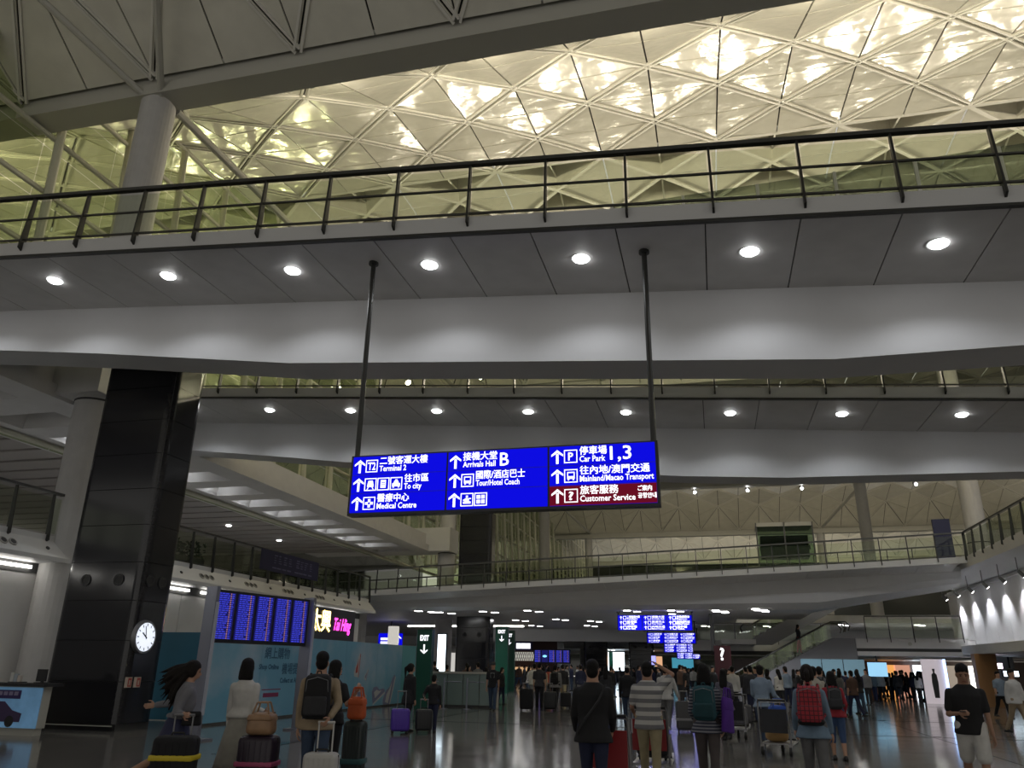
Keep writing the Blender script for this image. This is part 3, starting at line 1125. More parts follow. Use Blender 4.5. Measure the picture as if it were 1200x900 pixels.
# ---- uplights that wash the vaults
M_UPL = mat('uplight_lens', (.9, .9, .9), .4, emit=WARM, power=30)
M_ARM = M_STEEL
up_case = MB().rings([[(r * cos(2 * pi * i / 14), r * sin(2 * pi * i / 14), z) for i in range(14)] for r, z in ((.10, -.35), (.22, -.25), (.28, 0), (.25, 0), (.2, -.06))]).mesh('housing', M_SPOTCASE)
up_lens = MB().tube((0, 0, -.05), (0, 0, -.03), .2, .2, 14).mesh('lens', M_UPL)
for k, (y, zz, ty, tz, pw, grp, xs) in enumerate(((53.6, 22.55, 30.0, 27.0, 1150, 'beyond the second footbridge', [XE + 3 * i for i in range(-13, 12)]),
                                              (20.62, 21.95, 34.0, 28.0, 1200, 'over the first footbridge', [XE + 6 * i for i in range(-7, 6)]),
                                              (93.3, 21.5, 112, 28, 700, 'under the dim vault', [XE + 6 * i for i in range(-2, 12)]),
                                                                                            (130.5, 22.6, 150, 28, 4500, 'under the farthest vault', [XE + 18 * i for i in range(-1, 5)]))):
    for x in xs:
        if -27 < x < -23.5 or (abs(x + 19.1) < 1 and y < 100) or (abs(x - 16.9) < 1 and y > 90):
            continue
        t = thing('uplight', 'round uplight fixed to the roof beam ' + grp, 'light', (x, y, zz), group='uplights ' + grp)
        qd = (Vector((x, ty, tz)) - Vector((x, y, zz))).to_track_quat('Z', 'Y').to_euler()
        for nm, me_ in (('housing', up_case), ('lens', up_lens)):
            o = put(nm, me_, t, local=True)
            o.rotation_euler = qd
        d = (Vector((x, ty, tz)) - Vector((x, y, zz))).normalized()
        if 'dim vault' in grp:
            MB().ellipsoid((x, y - .35, zz - .25), (.17, .17, .17), 12, 8).build('globe', M_LENS, t, smooth=True)
        yb_ = 20 + 36 * round((y - 20) / 36)
        MB().tube((x, y, zz - .15), (x, yb_ + (.5 if y > yb_ else -.5), 21.8), .05, .05, 8).build('arm', M_ARM, t)
        lamp('SPOT', Vector((x, y, zz)) + d * .05, pw, WARM, aim=(x, ty, tz), size=.2, angle=110, blend=.9, name='uplight_lamp')
        if y < 30:      # added fill spots without a fitting, to brighten the walkway and lower hall
            lamp('SPOT', (x, y + .1, zz - .4), 700, COOL, aim=(x, 47, 3), size=.3, angle=62, blend=.8, name='added_hall_fill')

# ================================================================== OVERHEAD SIGNS
M_BLUE = mat('sign_blue', (.005, .005, .15), .4, emit=(.003, .003, .70), power=.62, spec=0)
M_MAROON = mat('sign_maroon', (.12, .01, .02), .4, emit=(.085, .002, .010), power=.75, spec=0)
M_SWHITE = mat('sign_white', (.9, .9, .9), .4, emit=(.95, .95, 1), power=.75)
M_SFRAME = mat('sign_frame', (.03, .03, .035), .4, .4)


def flat_mesh(polys, m, name, d=.004):
    mb = MB()
    for p in polys:
        mb.prism([(x, 0, z) for x, z in p], (0, -d, 0))
    return mb.mesh(name, m)


def rect(x0, z0, x1, z1):
    return [(x0, z0), (x1, z0), (x1, z1), (x0, z1)]


def arrow_polys(s):
    return [rect(-.09 * s, -.5 * s, .09 * s, .2 * s), [(-.42 * s, .02 * s), (-.42 * s, .16 * s), (0, .5 * s), (0, .28 * s)], [(.42 * s, .02 * s), (0, .28 * s), (0, .5 * s), (.42 * s, .16 * s)]]


def frame_polys(s, t=.07):
    h = s / 2
    t *= s
    return [rect(-h, -h, h, -h + t), rect(-h, h - t, h, h), rect(-h, -h + t, -h + t, h - t), rect(h - t, -h + t, h, h - t)]


def icon(kind, s):
    """white pictograms inside a square frame, centred"""
    P = frame_polys(s)
    u = s / 10

    def R(a, b, c, d):
        return rect(a * u, b * u, c * u, d * u)
    if kind == 'train':
        P += [R(-2.6, -2, 2.6, -.2), [(-2.6 * u, -.2 * u), (2.6 * u, -.2 * u), (1.8 * u, 3 * u), (-1.8 * u, 3 * u)], [(-3 * u, -4 * u), (-2.2 * u, -4 * u), (-1.2 * u, -2.2 * u), (-2 * u, -2.2 * u)], [(3 * u, -4 * u), (2 * u, -2.2 * u), (1.2 * u, -2.2 * u), (2.2 * u, -4 * u)]]
    elif kind == 'tram':
        P += [R(-2.2, 1.5, 2.2, 3.2), R(-2.2, -3, -1.5, 1.5), R(1.5, -3, 2.2, 1.5), R(-1.5, -3, 1.5, -.8), R(-1.2, -.2, 1.2, .9)]
    elif kind == 'taxi':
        P += [R(-3.2, -2.2, 3.2, .2), [(-2.2 * u, .2 * u), (2.2 * u, .2 * u), (1.5 * u, 2.2 * u), (-1.5 * u, 2.2 * u)], R(-.9, 2.3, .9, 3.2), R(-2.8, -3.2, -1.6, -2.2), R(1.6, -3.2, 2.8, -2.2)]
    elif kind == 'cross':
        P += [R(-1, .9, 1, 3.3), R(-1, -3.3, 1, -.9), R(-3.3, -1, -.9, 1), R(.9, -1, 3.3, 1)]
    elif kind == 'bus':
        P += [R(-2.8, -2.2, 2.8, -.2), R(-2.8, 2.2, 2.8, 3), R(-2.8, -.2, -2.1, 2.2), R(2.1, -.2, 2.8, 2.2), R(-2.4, -3.3, -1.3, -2.2), R(1.3, -3.3, 2.4, -2.2)]
    elif kind == 'customs':
        P += [R(-3, -3, 3, -1.4), R(-1.6, -1.4, 1.6, 1), R(-.8, 1.4, .8, 3.1), R(-3, -.8, -1.6, .2), R(1.6, .4, 3.2, 1.2)]
    elif kind == 'lockers':
        P += [R(-3.2, .4, -.4, 3.2), R(.4, .4, 3.2, 3.2), R(-3.2, -3.2, -.4, -.4), R(.4, -3.2, 3.2, -.4)]
    return P


class Sign:
    """a hanging sign box facing -y; positions in metres from its lower corner"""

    def __init__(s, label, x0, x1, y, z0, z1, poles, ztop, cells=3, cat='sign', group=None):
        s.x0, s.x1, s.y, s.z0, s.z1 = x0, x1, y, z0, z1
        s.t = thing('hanging_sign', label, cat, ((x0 + x1) / 2, y, z0), group=group)
        s.box = MB().box(x0 - .03, x1 + .03, y, y + .22, z0 - .05, z1 + .03).build('sign_box', M_SFRAME, s.t)
        w = (x1 - x0) / cells
        s.w = w
        s.faces = []
        for i in range(cells):
            s.faces.append(MB().box(x0 + i * w + .02, x0 + (i + 1) * w - .02, y - .02, y, z0, z1).build('light_panel', M_BLUE, s.t))
        for px_ in poles:
            MB().tube((px_, y + .1, z1), (px_, y + .1, ztop(px_)), .05, .05, 10).build('pole', M_POST, s.t)
            MB().tube((px_, y + .1, ztop(px_) - .06), (px_, y + .1, ztop(px_)), .1, .1, 12).build('pole_flange', M_POST, s.t)

    def poly(s, name, polys, x, z, parent=None, m=None):
        return put(name, flat_mesh(polys, m or M_SWHITE, name), parent or s.t, (x, s.y - .021, z))

    def text(s, body, x, z, size, width, bold=.006, parent=None, name='lettering'):
        me = fit_text(body, width, size, M_SWHITE, bold * .7 if any(ord(c) > 255 for c in body) else bold * .55)
        o = put(name, me, parent or s.t, (x, s.y - .024, z))
        o.rotation_euler = (pi / 2, 0, 0)
        return o


ztop1 = lambda x: 8.97 - .075 * x
SG = Sign('big backlit blue airport direction sign hanging on two poles', -6.36, -.75, 13.0, 4.2, 5.245, (-6.33, -.79), ztop1)
W_, H_ = SG.w, 1.045
rowz = [5.245 - H_ * (i + .5) / 3 for i in range(3)]
# maroon field for the customer service row
MB().box(SG.x0 + 2 * W_ + .02, SG.x1 - .02, SG.y - .024, SG.y - .02, 4.2, 4.2 + H_ / 3 - .01).build('maroon_panel', M_MAROON, SG.t)
M_SEAM = mat('sign_seam', (.005, .005, .12), .4)
for i in range(3):
    for r in (1, 2):
        MB().box(SG.x0 + i * W_ + .02, SG.x0 + (i + 1) * W_ - .02, SG.y - .0215, SG.y - .0195, 5.245 - H_ * r / 3 - .004, 5.245 - H_ * r / 3 + .004).build('panel_seam', M_SEAM, SG.t)
IC = .235


def sign_row(ci, ri, icons, texts, sh=0):
    """icons: list of kinds or framed characters; texts: (chinese, width, english, width)"""
    x = SG.x0 + ci * W_ + .03
    z = rowz[ri]
    y0 = SG.y
    dy = -.006 if (ci, ri) == (2, 2) else 0
    o = SG.poly('arrow', arrow_polys(.25), x + .13 + sh, z - .01)
    o.location.y += dy
    x += .25 + sh
    for k in icons:
        cx_ = x + IC / 2
        if len(k) <= 2:
            o = SG.poly('pictogram', frame_polys(IC), cx_, z - .01)
            o.location.y += dy
            w = .155 if len(k) == 2 else .09
            o = SG.text(k, cx_ - w / 2, z - .08, .20, w, .008)
        else:
            o = SG.poly('pictogram', icon(k, IC), cx_, z - .01)
        o.location.y += dy
        x += IC + .018
    x += .02
    for body, w, size, dx, dz in texts:
        o = SG.text(body, x + dx, z + dz, size, w, .007 if size > .2 else .005)
        o.location.y += dy


CH, EN = .165, .145
sign_row(0, 0, ['T2'], [('二號客運大樓', .94, CH, 0, .02), ('Terminal 2', .53, EN, 0, -.115)])
sign_row(0, 1, ['train', 'tram', 'taxi'], [('往市區', .47, CH, 0, .02), ('To city', .34, EN, 0, -.115)])
sign_row(0, 2, ['cross'], [('醫療中心', .62, CH, 0, .02), ('Medical Centre', .77, EN, 0, -.115)])
sign_row(1, 0, [], [('接機大堂', .64, CH, 0, .02), ('Arrivals Hall', .61, EN, 0, -.115), ('B', .165, .34, .69, -.115)])
sign_row(1, 1, ['bus'], [('國際/酒店巴士', .90, CH, 0, .02), ('Tour/Hotel Coach', .80, EN, 0, -.115)])
sign_row(1, 2, ['customs', 'lockers'], [])
sign_row(2, 0, ['P'], [('停車場', .48, CH, 0, .02), ('Car Park', .45, EN, 0, -.115), ('1,3', .37, .34, .53, -.10)])
sign_row(2, 1, ['bus'], [('往內地/澳門交通', 1.2, CH, 0, .02), ('Mainland/Macao Transport', 1.26, EN, 0, -.115)])
sign_row(2, 2, ['?'], [('旅客服務', .66, CH, 0, .02), ('Customer Service', .94, EN, 0, -.115), ('ご案内', .24, .10, .98, .04), ('공항안내', .31, .10, .98, -.085)])

# ---- smaller signs down the hall
ztopm = lambda x: ZM


def far_sign(label, x0, x1, y, z0, z1, rows, poles=True):
    S = Sign(label, x0, x1, y, z0, z1, (x0 + .03, x1 - .03) if poles else (), ztopm)
    h = (z1 - z0) / 3
    for ci in range(3):
        for ri in range(3):
            x = x0 + ci * S.w + .08 * S.w
            z = z1 - h * (ri + .5)
            S.poly('arrow', arrow_polys(h * .7), x + h * .3, z)
            cn, en = rows[ci][ri]
            S.poly('pictogram', frame_polys(h * .7, .12), x + h * 1.1, z)
            S.text(cn, x + h * 1.6, z + h * .02, h * .5, S.w * min(.52, .13 * len(cn)), .004)
            S.text(en, x + h * 1.6, z - h * .36, h * .42, S.w * min(.5, .042 * len(en)), .003)
    return S


ROWS = [[('二號客運大樓', 'Terminal 2'), ('往市區', 'To city'), ('停車場', 'Car Park')], [('接機大堂', 'Arrivals Hall'), ('旅遊巴士', 'Tour Coach'), ('內地交通', 'Mainland Transport')], [('升降機離港', 'Departures'), ('往內地/澳門交通', 'Mainland Transport'), ('洗手間', 'Toilets')]]
far_sign('first and largest blue sign hanging over the crowd in the lower hall', -5.45, -1.2, 47.4, 3.68, 4.50, ROWS)
far_sign('second blue sign in the row hanging over the crowd', -4.56, -1.28, 57, 3.26, 3.92, ROWS)
far_sign('third blue sign in the row, just under the second', -4.03, -1.34, 67, 2.86, 3.50, ROWS)
far_sign('last and smallest blue sign in the row over the crowd', -3.5, -1.44, 77, 2.50, 3.0, ROWS)
tag(MB().box(-.25, -.05, 49.5, 49.7, 2.6, 4.72).build('hanging_post', M_BLACK), 'slim black post hanging beside the row of blue signs', 'post')

# ---- maroon question-mark totem
qt = thing('information_totem', 'dark maroon totem with a white question mark', 'sign', (.3, 46.8, 0))
MB().box(-.1, .8, 46.8, 47.05, 0, 2.85).build('panel', mat('totem_maroon', (.05, .006, .012), .4), qt)
o = put('lettering', text_mesh('?', .9, M_SWHITE, .02), qt, (.17, 46.78, 2.1))
o.rotation_euler = (pi / 2, 0, 0)

# ================================================================== FLIGHT BOARDS
M_SCREEN_BG = mat('screen_glass', (.003, .003, .02), .15, emit=(.004, .004, .06), power=1.0)
M_SC_BLUE = mat('screen_blue', (.02, .03, .3), .4, emit=(.05, .06, .75), power=.4)
M_SC_PINK = mat('screen_pink', (.3, .1, .12), .4, emit=(.55, .25, .22), power=.4)
M_ALU = mat('stand_metal', (.26, .27, .33), .35, .6)


def flight_screen(parent, p, d, up, n, w, h, rows=22, rnd=None):
    """one portrait screen; p lower corner, d along, n outward normal"""
    def Q(a, b, c):
        return p + d * a + up * b + n * c

    def slab(nm, a0, a1, b0, b1, c0, c1, m_, par):
        return MB().add([Q(a, b, c) for a in (a0, a1) for b in (b0, b1) for c in (c0, c1)], [(0, 1, 3, 2), (4, 6, 7, 5), (0, 4, 5, 1), (2, 3, 7, 6), (0, 2, 6, 4), (1, 5, 7, 3)]).build(nm, m_, par)
    s_ = slab('screen', 0, w, 0, h, -.04, 0, M_SCREEN_BG, parent)
    b1, b2 = MB(), MB()
    for r in range(rows):
        z0 = h * (r + .22) / rows
        z1 = h * (r + .8) / rows
        x = w * .05
        for cell in range(3):
            L = rnd.uniform(.12, .24) * w
            x1 = min(x + L, w * .68)
            b1.add([Q(a, b, .003) for a, b in ((x, z0), (x1, z0), (x1, z1), (x, z1))], [(0, 1, 2, 3)])
            x = x1 + w * .03
        b2.add([Q(a, b, .003) for a, b in ((w * .70, z0), (w * .76, z0), (w * .76, z1), (w * .70, z1))], [(0, 1, 2, 3)])
        b1.add([Q(a, b, .003) for a, b in ((w * .79, z0), (w * rnd.uniform(.85, .96), z0), (w * .9, z1), (w * .79, z1))], [(0, 1, 2, 3)])
    b1.build('flight_rows', M_SC_BLUE, parent)
    b2.build('gate_column', M_SC_PINK, parent)


A0, A1 = Vector((-11.15, 16.35, 0)), Vector((-10.42, 19.45, 0))
fb = thing('flight_board', 'free-standing flight information stand with five blue screens', 'display', tuple(A0))
dv = (A1 - A0).normalized()
nv = Vector((dv.y, -dv.x, 0))
UPV = Vector((0, 0, 1))
Lb = (A1 - A0).length


def oriented_box(a0, a1, c0, c1, z0, z1, org=A0, d=dv, n=nv):
    return MB().add([org + d * a + n * c + UPV * z for a in (a0, a1) for c in (c0, c1) for z in (z0, z1)], [(0, 1, 3, 2), (4, 6, 7, 5), (0, 4, 5, 1), (2, 3, 7, 6), (0, 2, 6, 4), (1, 5, 7, 3)])


for a in (-.12, Lb + .02):
    oriented_box(a, a + .1, -.22, .12, 0, 3.25).build('leg', M_ALU, fb)
    oriented_box(a - .1, a + .2, -.4, .4, 0, .04).build('foot', M_ALU, fb)
    oriented_box(a + .02, a + .08, .12, .17, .5, 2.9).build('cable_cover', mat('cover_grey', (.42, .44, .52), .4), fb)
oriented_box(-.05, Lb + .05, -.2, -.02, 2.02, 3.2).build('housing', M_SFRAME, fb)
rn = random.Random(5)
ws = Lb / 5
for i in range(5):
    flight_screen(fb, A0 + dv * (i * ws + .05) + UPV * 2.1, dv, UPV, nv, ws - .1, 1.04, rnd=rn)

# far flight boards
F0 = Vector((-14.6, 74, 0))
p0 = depth_at(626, 778, 74)
p1_ = depth_at(668, 775, 74)
fb2 = thing('flight_board', 'far row of flight screens with a cloud picture among them', 'display', (p0.x, 74, 0))
zb, zt = depth_at(640, 776, 74).z, depth_at(640, 762, 74).z
MB().box(p0.x - .05, p1_.x + .05, 74.0, 74.2, zb - .1, zt + .1).build('housing', M_SFRAME, fb2)
for xx in (p0.x, p1_.x - .1):
    MB().box(xx, xx + .1, 74.05, 74.15, 0, zb).build('leg', M_ALU, fb2)
w5 = (p1_.x - p0.x) / 5
for i in range(5):
    if i == 1:
        MB().box(p0.x + w5 + .04, p0.x + 2 * w5 - .04, 73.96, 74, zb, zt).build('screen', M_SCREEN_BG, fb2)
        MB().ellipsoid((p0.x + w5 * 1.5, 73.95, (zb + zt) / 2), (.2, .01, .1)).build('cloud_picture', mat('cloud_screen', (.2, .5, .7), .4, emit=(.2, .6, .9), power=1), fb2)
    else:
        flight_screen(fb2, Vector((p0.x + i * w5 + .05, 73.97, zb)), Vector((1, 0, 0)), UPV, Vector((0, -1, 0)), w5 - .1, zt - zb, rows=8, rnd=rn)

# ================================================================== HOARDINGS
def sky_material():
    """printed advert: pale blue sky with soft clouds"""
    m = mat('printed_sky', (.2, .42, .58), .45)
    nt = m.node_tree
    b = nt.nodes['Principled BSDF']
    tc = nt.nodes.new('ShaderNodeTexCoord')
    n = nt.nodes.new('ShaderNodeTexNoise')
    n.inputs['Scale'].default_value = .55
    n.inputs['Detail'].default_value = 6
    nt.links.new(tc.outputs['Object'], n.inputs['Vector'])
    r = nt.nodes.new('ShaderNodeValToRGB')
    r.color_ramp.elements[0].position = .45
    r.color_ramp.elements[0].color = (.15, .38, .55, 1)
    r.color_ramp.elements[1].position = .72
    r.color_ramp.elements[1].color = (.42, .52, .62, 1)
    nt.links.new(n.outputs[0], r.inputs[0])
    nt.links.new(r.outputs[0], b.inputs['Base Color'])
    return m


M_SKYP = sky_material()
M_TEAL = mat('hoarding_teal', (.035, .19, .30), .5)
M_AQUA = mat('hoarding_aqua', (.10, .36, .42), .5)
M_INK = mat('advert_ink', (.03, .12, .22), .6)
M_PLUM = mat('advert_plum', (.22, .03, .10), .6)
XH = -13.3
hd = thing('hoarding', 'long blue advertising hoarding with clouds, shoes and Chinese lettering', 'hoarding', (XH, 27, 0))
ys = [19.3, 22.2, 25.1, 28.0, 30.9, 33.6]
for a, b in zip(ys[:-1], ys[1:]):
    MB().box(XH - .08, XH, a + .006, b - .006, .02, 2.4).build('hoarding_panel', M_SKYP, hd)
MB().box(XH - .08, XH, 33.61, 36.6, .02, 2.4).build('hoarding_panel', M_AQUA, hd)
MB().box(XH - .09, XH + .03, 19.3, 36.6, 0, .06).build('kick_rail', M_JOINT, hd)


def on_wall(body, y, z, size, m_, w=None):
    me = fit_text(body, w, size, m_, .008) if w else text_mesh(body, size, m_, .008)
    o = put('lettering', me, hd, (XH + .004, y, z))
    o.rotation_euler = (pi / 2, 0, pi / 2)


on_wall('網上購物', 22.35, 1.75, .36, M_INK, 1.5)
on_wall('Shop Online', 22.1, 1.42, .2, M_INK, 1.15)
on_wall('機場提', 23.45, 1.3, .36, M_INK, 1.0)
on_wall('Collect at Airport', 23.4, 1.02, .2, M_INK, 1.5)
MB().box(XH, XH + .004, 22.5, 23.4, .62, .74).build('advert_button', M_PLUM, hd)
MB().box(XH, XH + .003, 22.4, 23.5, .82, .85).build('advert_line', M_PLUM, hd)
# printed shoes: toe, vamp and sole as flat print
M_SHOE1 = mat('print_mauve', (.20, .20, .34), .6)
M_SHOE2 = mat('print_cream', (.5, .5, .52), .6)
M_PRINT_RED = mat('print_red', (.45, .06, .05), .6)


def shoe_print(y, z, s, tilt, m1, m2):
    def P(pts, m_, d):
        c, sn = cos(tilt), sin(tilt)
        q = [(XH + d, y + (a * c - b * sn) * s, z + (a * sn + b * c) * s) for a, b in pts]
        MB().prism(q, (.003, 0, 0)).build('shoe_print', m_, hd)
    P([(-1, 0), (1, 0), (1.05, .15), (.75, .32), (.2, .45), (-.15, .8), (-.7, .95), (-1, .75)], m1, .002)
    P([(-.7, .62), (-.25, .62), (.1, .4), (.55, .26), (-.6, .2)], m2, .006)
    P([(-1.02, -.12), (1.02, -.12), (1, 0), (-1, 0)], m2, .003)


shoe_print(32.6, .45, .75, 1.15, M_SHOE1, M_SHOE2)
shoe_print(31.3, .35, .6, .35, M_SHOE1, M_SHOE2)
shoe_print(29.6, .32, .5, .1, M_SHOE2, M_SHOE1)
shoe_print(29.2, 1.55, .42, 1.5, M_SHOE2, M_PRINT_RED)
shoe_print(30.0, 1.2, .22, 1.2, M_SHOE2, M_SHOE1)
h2 = thing('hoarding', 'plain teal hoarding behind the black pillar and flight stand', 'hoarding', (-16, 21.2, 0))
for a, b in ((-19.3, -16.4), (-16.4, -13.4)):
    MB().box(a + .006, b - .006, 21.1, 21.18, .02, 2.42).build('hoarding_panel', M_TEAL, h2)

# ---- neon restaurant sign
M_NEON_Y = mat('neon_yellow', (1, .8, .3), .4, emit=(1, .72, .22), power=3.2)
M_NEON_P = mat('neon_pink', (1, .1, .6), .4, emit=(1, .05, .55), power=2.2)
XN = -16.0
ns = thing('shop_sign', 'black restaurant sign with yellow Chinese and pink script lettering', 'sign', (XN, 32, 2.5))
MB().box(XN - .25, XN, 29.7, 34.3, 2.55, 3.85).build('sign_box', M_BLACK, ns)
o = put('lettering', fit_text('太興', 1.75, .95, M_NEON_Y, .03), ns, (XN + .02, 30.1, 2.95))
o.rotation_euler = (pi / 2, 0, pi / 2)
me = fit_text('Tai Hing', 1.7, .72, M_NEON_P, .012, shear=.4)
o = put('lettering', me, ns, (XN + .02, 32.2, 2.98))
o.rotation_euler = (pi / 2 , 0, pi / 2)
MB().box(XN - .6, XN - .05, 29.7, 34.3, 2.2, 2.55).build('valance', M_BLACK, ns)
for y in (30.2, 31.4, 32.6):
    MB().tube((XN - .03, y, 2.40), (XN - .03, y, 2.3), .07, .07, 10).build('bulb', mat('amber_bulb', (1, .6, .2), .4, emit=(1, .5, .15), power=3), ns)
for xx in (29.8, 34.2):
    MB().box(XN - .2, XN - .1, xx - .06, xx + .06, 0, 2.55).build('leg', M_BLACK, ns)

# ---- service desk with a car advert
sd_ = thing('service_desk', 'service desk with a lit blue car advert on its front', 'desk', (-15.6, 15.9, 0))
M_DESKBLUE = mat('desk_advert', (.2, .4, .62), .4, emit=(.12, .28, .5), power=.12, var=.35, scale=1.5)
xd0, xd1, yd = -18.6, -14.72, 15.6
MB().box(xd0, xd1 - .05, yd, yd + .3, .15, 1.02).build('carcass', M_STEEL, sd_)
MB().box(xd0, xd1, yd - .03, yd, .16, 1.0).build('advert_panel', M_DESKBLUE, sd_)
MB().box(xd0, xd1 - .1, yd + .06, yd + .28, 0, .15).build('plinth', M_STEEL, sd_)
MB().box(xd0, xd1 + .08, yd - .08, yd + .5, 1.02, 1.09).build('worktop', M_BLACK, sd_)
MB().box(xd0, xd1 - .55, yd - .036, yd - .03, .76, .94).build('title_strip', mat('desk_purple', (.03, .015, .10), .5), sd_)
for i in range(8):
    MB().box(xd1 - 1.75 + .145 * i, xd1 - 1.64 + .145 * i, yd - .039, yd - .036, .83, .91).build('faded_character', mat('faded_white', (.25, .22, .35), .6), sd_)
carp = [(-.7, 0), (.7, 0), (.72, .18), (.45, .24), (.2, .42), (-.35, .42), (-.6, .22), (-.72, .16)]
MB().prism([(xd1 - 1.15 + a, yd - .031, .28 + b) for a, b in carp], (0, -.004, 0)).build('car_print', mat('car_print', (.05, .03, .09), .5), sd_)
for a in (-.42, .42):
    MB().tube((xd1 - 1.15 + a, yd - .031, .29), (xd1 - 1.15 + a, yd - .037, .29), .12, .12, 14).build('wheel_print', M_BLACK, sd_)
for nm, lab, x, h, w in (('leaflet_rack', 'clear leaflet rack on the service desk worktop', -15.75, .22, .3), ('desk_monitor', 'black monitor on the service desk near the pillar', -15.05, .3, .26)):
    t = thing(nm, lab, nm.split('_')[1], (x, yd + .3, 1.09))
    MB().box(x - w / 2, x + w / 2, yd + .15, yd + .4, 1.09, 1.11).build('base', M_BLACK, t)
    if 'monitor' in nm:
        MB().box(x - w / 2, x + w / 2, yd + .2, yd + .24, 1.13, 1.09 + h).build('screen', M_BLACK, t)
        MB().box(x - .03, x + .03, yd + .24, yd + .28, 1.1, 1.25).build('stand', M_BLACK, t)
    else:
        for i in range(3):
            MB().box(x - w / 2 + i * .1, x - w / 2 + i * .1 + .085, yd + .2, yd + .26, 1.11, 1.09 + h - .03 * i).build('leaflet', mat('leaflet%d' % i, ((.5, .5, .48), (.35, .4, .45), (.5, .45, .4))[i], .6), t)

# ================================================================== GREEN POSTS, COUNTER, FAR SHOPS
M_GREEN = mat('post_green', (.004, .075, .045), .35)
for px_, Y, h, w, lab in ((495, 30.8, 2.95, .62, 'tall green exit totem at the end of the glass counter'), (587, 50.0, 4.0, .8, 'green exit totem by the black pillar'), (596, 53.5, 3.9, .7, 'green exit totem standing behind another one')):
    p = depth_at(px_, 800, Y)
    t = thing('exit_totem', lab, 'sign', (p.x, Y, 0))
    MB().box(p.x - w / 2, p.x + w / 2, Y, Y + .3, 0, h).build('panel', M_GREEN, t)
    MB().box(p.x - w / 2 - .02, p.x - w / 2, Y - .02, Y + .32, 0, h).build('edge_profile', M_ALU, t)
    o = put('lettering', fit_text('EXIT', w * .6, .28, M_SWHITE, .012), t, (p.x - w * .3, Y - .01, h - .42))
    o.rotation_euler = (pi / 2, 0, 0)
    ar = [[(a, -b) for a, b in q] for q in arrow_polys(.36)]
    put('arrow', flat_mesh(ar, M_SWHITE, 'arrow'), t, (p.x, Y - .004, h - .75))

cn = thing('glass_counter', 'long frosted glass counter with steel top rail', 'counter', (-10.4, 33.5, 0))
M_FROST = mat('frosted_glass', (.20, .26, .245), .25)
x0 = depth_at(487, 800, 33).x
x1 = depth_at(581, 800, 33).x
n = 5
for i in range(n):
    a, b = x0 + (x1 - x0) * i / n, x0 + (x1 - x0) * (i + 1) / n
    MB().box(a + .015, b - .015, 33, 33.04, .08, 1.28).build('glass_panel', M_FROST, cn)
MB().box(x0, x1, 32.95, 33.5, 1.28, 1.36).build('top', M_STEEL, cn)
MB().box(x0, x1, 33.1, 33.5, 0, 1.28).build('carcass', M_STEEL, cn)
MB().box(x0, x1, 32.98, 33.06, 0, .08).build('kick_rail', M_JOINT, cn)
for i in range(3):
    x = x0 + .9 + i * .95
    t = thing('barrier_post', 'slim steel barrier post with rails before the glass counter', 'barrier', (x, 31.3, 0), group='barrier posts')
    MB().tube((x, 31.3, 0), (x, 31.3, 1.15), .035, .035, 10).build('stem', M_ALU, t)
    MB().tube((x, 31.3, 0), (x, 31.3, .02), .16, .16, 16).build('base', M_ALU, t)
    MB().tube((x, 31.3, 1.0), (x + .7, 31.3, 1.0), .02, .02, 8).build('arm', M_ALU, t)

# far shops
M_SHOPWHITE = mat('shop_glow', (.8, .8, .8), .5, emit=(1, .95, .85), power=1.6)
M_COLDGLOW = mat('cold_glow', (.8, .9, 1), .5, emit=(.75, .9, 1), power=2.2)
sh = thing('ticket_shop', 'far shop with white lattice front under a lit name sign', 'shop', (-14, 80, 0))
a = depth_at(592, 760, 80)
b = depth_at(627, 776, 80)
xs0, xs1 = a.x, b.x
MB().box(xs0 - .5, xs1 + 2.2, 80.3, 84, 0, 4.0).build('shop_body', mat('shop_brown', (.05, .02, .015), .5), sh)
zl0, zl1 = depth_at(600, 774, 80).z, depth_at(600, 764, 80).z
MB().box(xs0, xs1, 80.1, 80.3, zl0, zl1).build('lattice_backing', mat('lattice_white', (.5, .5, .48), .5, emit=(.9, .85, .75), power=.35), sh)
lat = MB()
nx = 14
for i in range(nx):
    for s_ in (-1, 1):
        xa = xs0 + (xs1 - xs0) * i / nx
        wv = (xs1 - xs0) / nx
        lat.prism([(xa + (0 if s_ > 0 else wv), 80.06, zl0), (xa + (0 if s_ > 0 else wv) + .06, 80.06, zl0), (xa + (wv if s_ > 0 else 0) + .06, 80.06, zl1), (xa + (wv if s_ > 0 else 0), 80.06, zl1)], (0, .04, 0))
lat.build('lattice', mat('lattice_grey', (.2, .2, .2), .5), sh)
z0 = depth_at(600, 761, 80).z
MB().box(xs0, xs1 - .3, 80.05, 80.3, z0 - .1, z0 + .75).build('name_board', mat('name_blue', (.02, .015, .08), .4), sh)
for xa, xb in ((.15, .85), (1.15, 1.62), (1.66, 2.1), (2.14, 2.6)):
    MB().box(xs0 + xa, xs0 + xb, 80.0, 80.05, z0 + .08, z0 + .6).build('lit_character', M_SWHITE, sh)
MB().box(xs0, xs1, 80.1, 80.3, zl0 - 1.2, zl0 - .6).build('counter_glow', mat('counter_glow', (.6, .4, .2), .5, emit=(1, .6, .3), power=.35), sh)
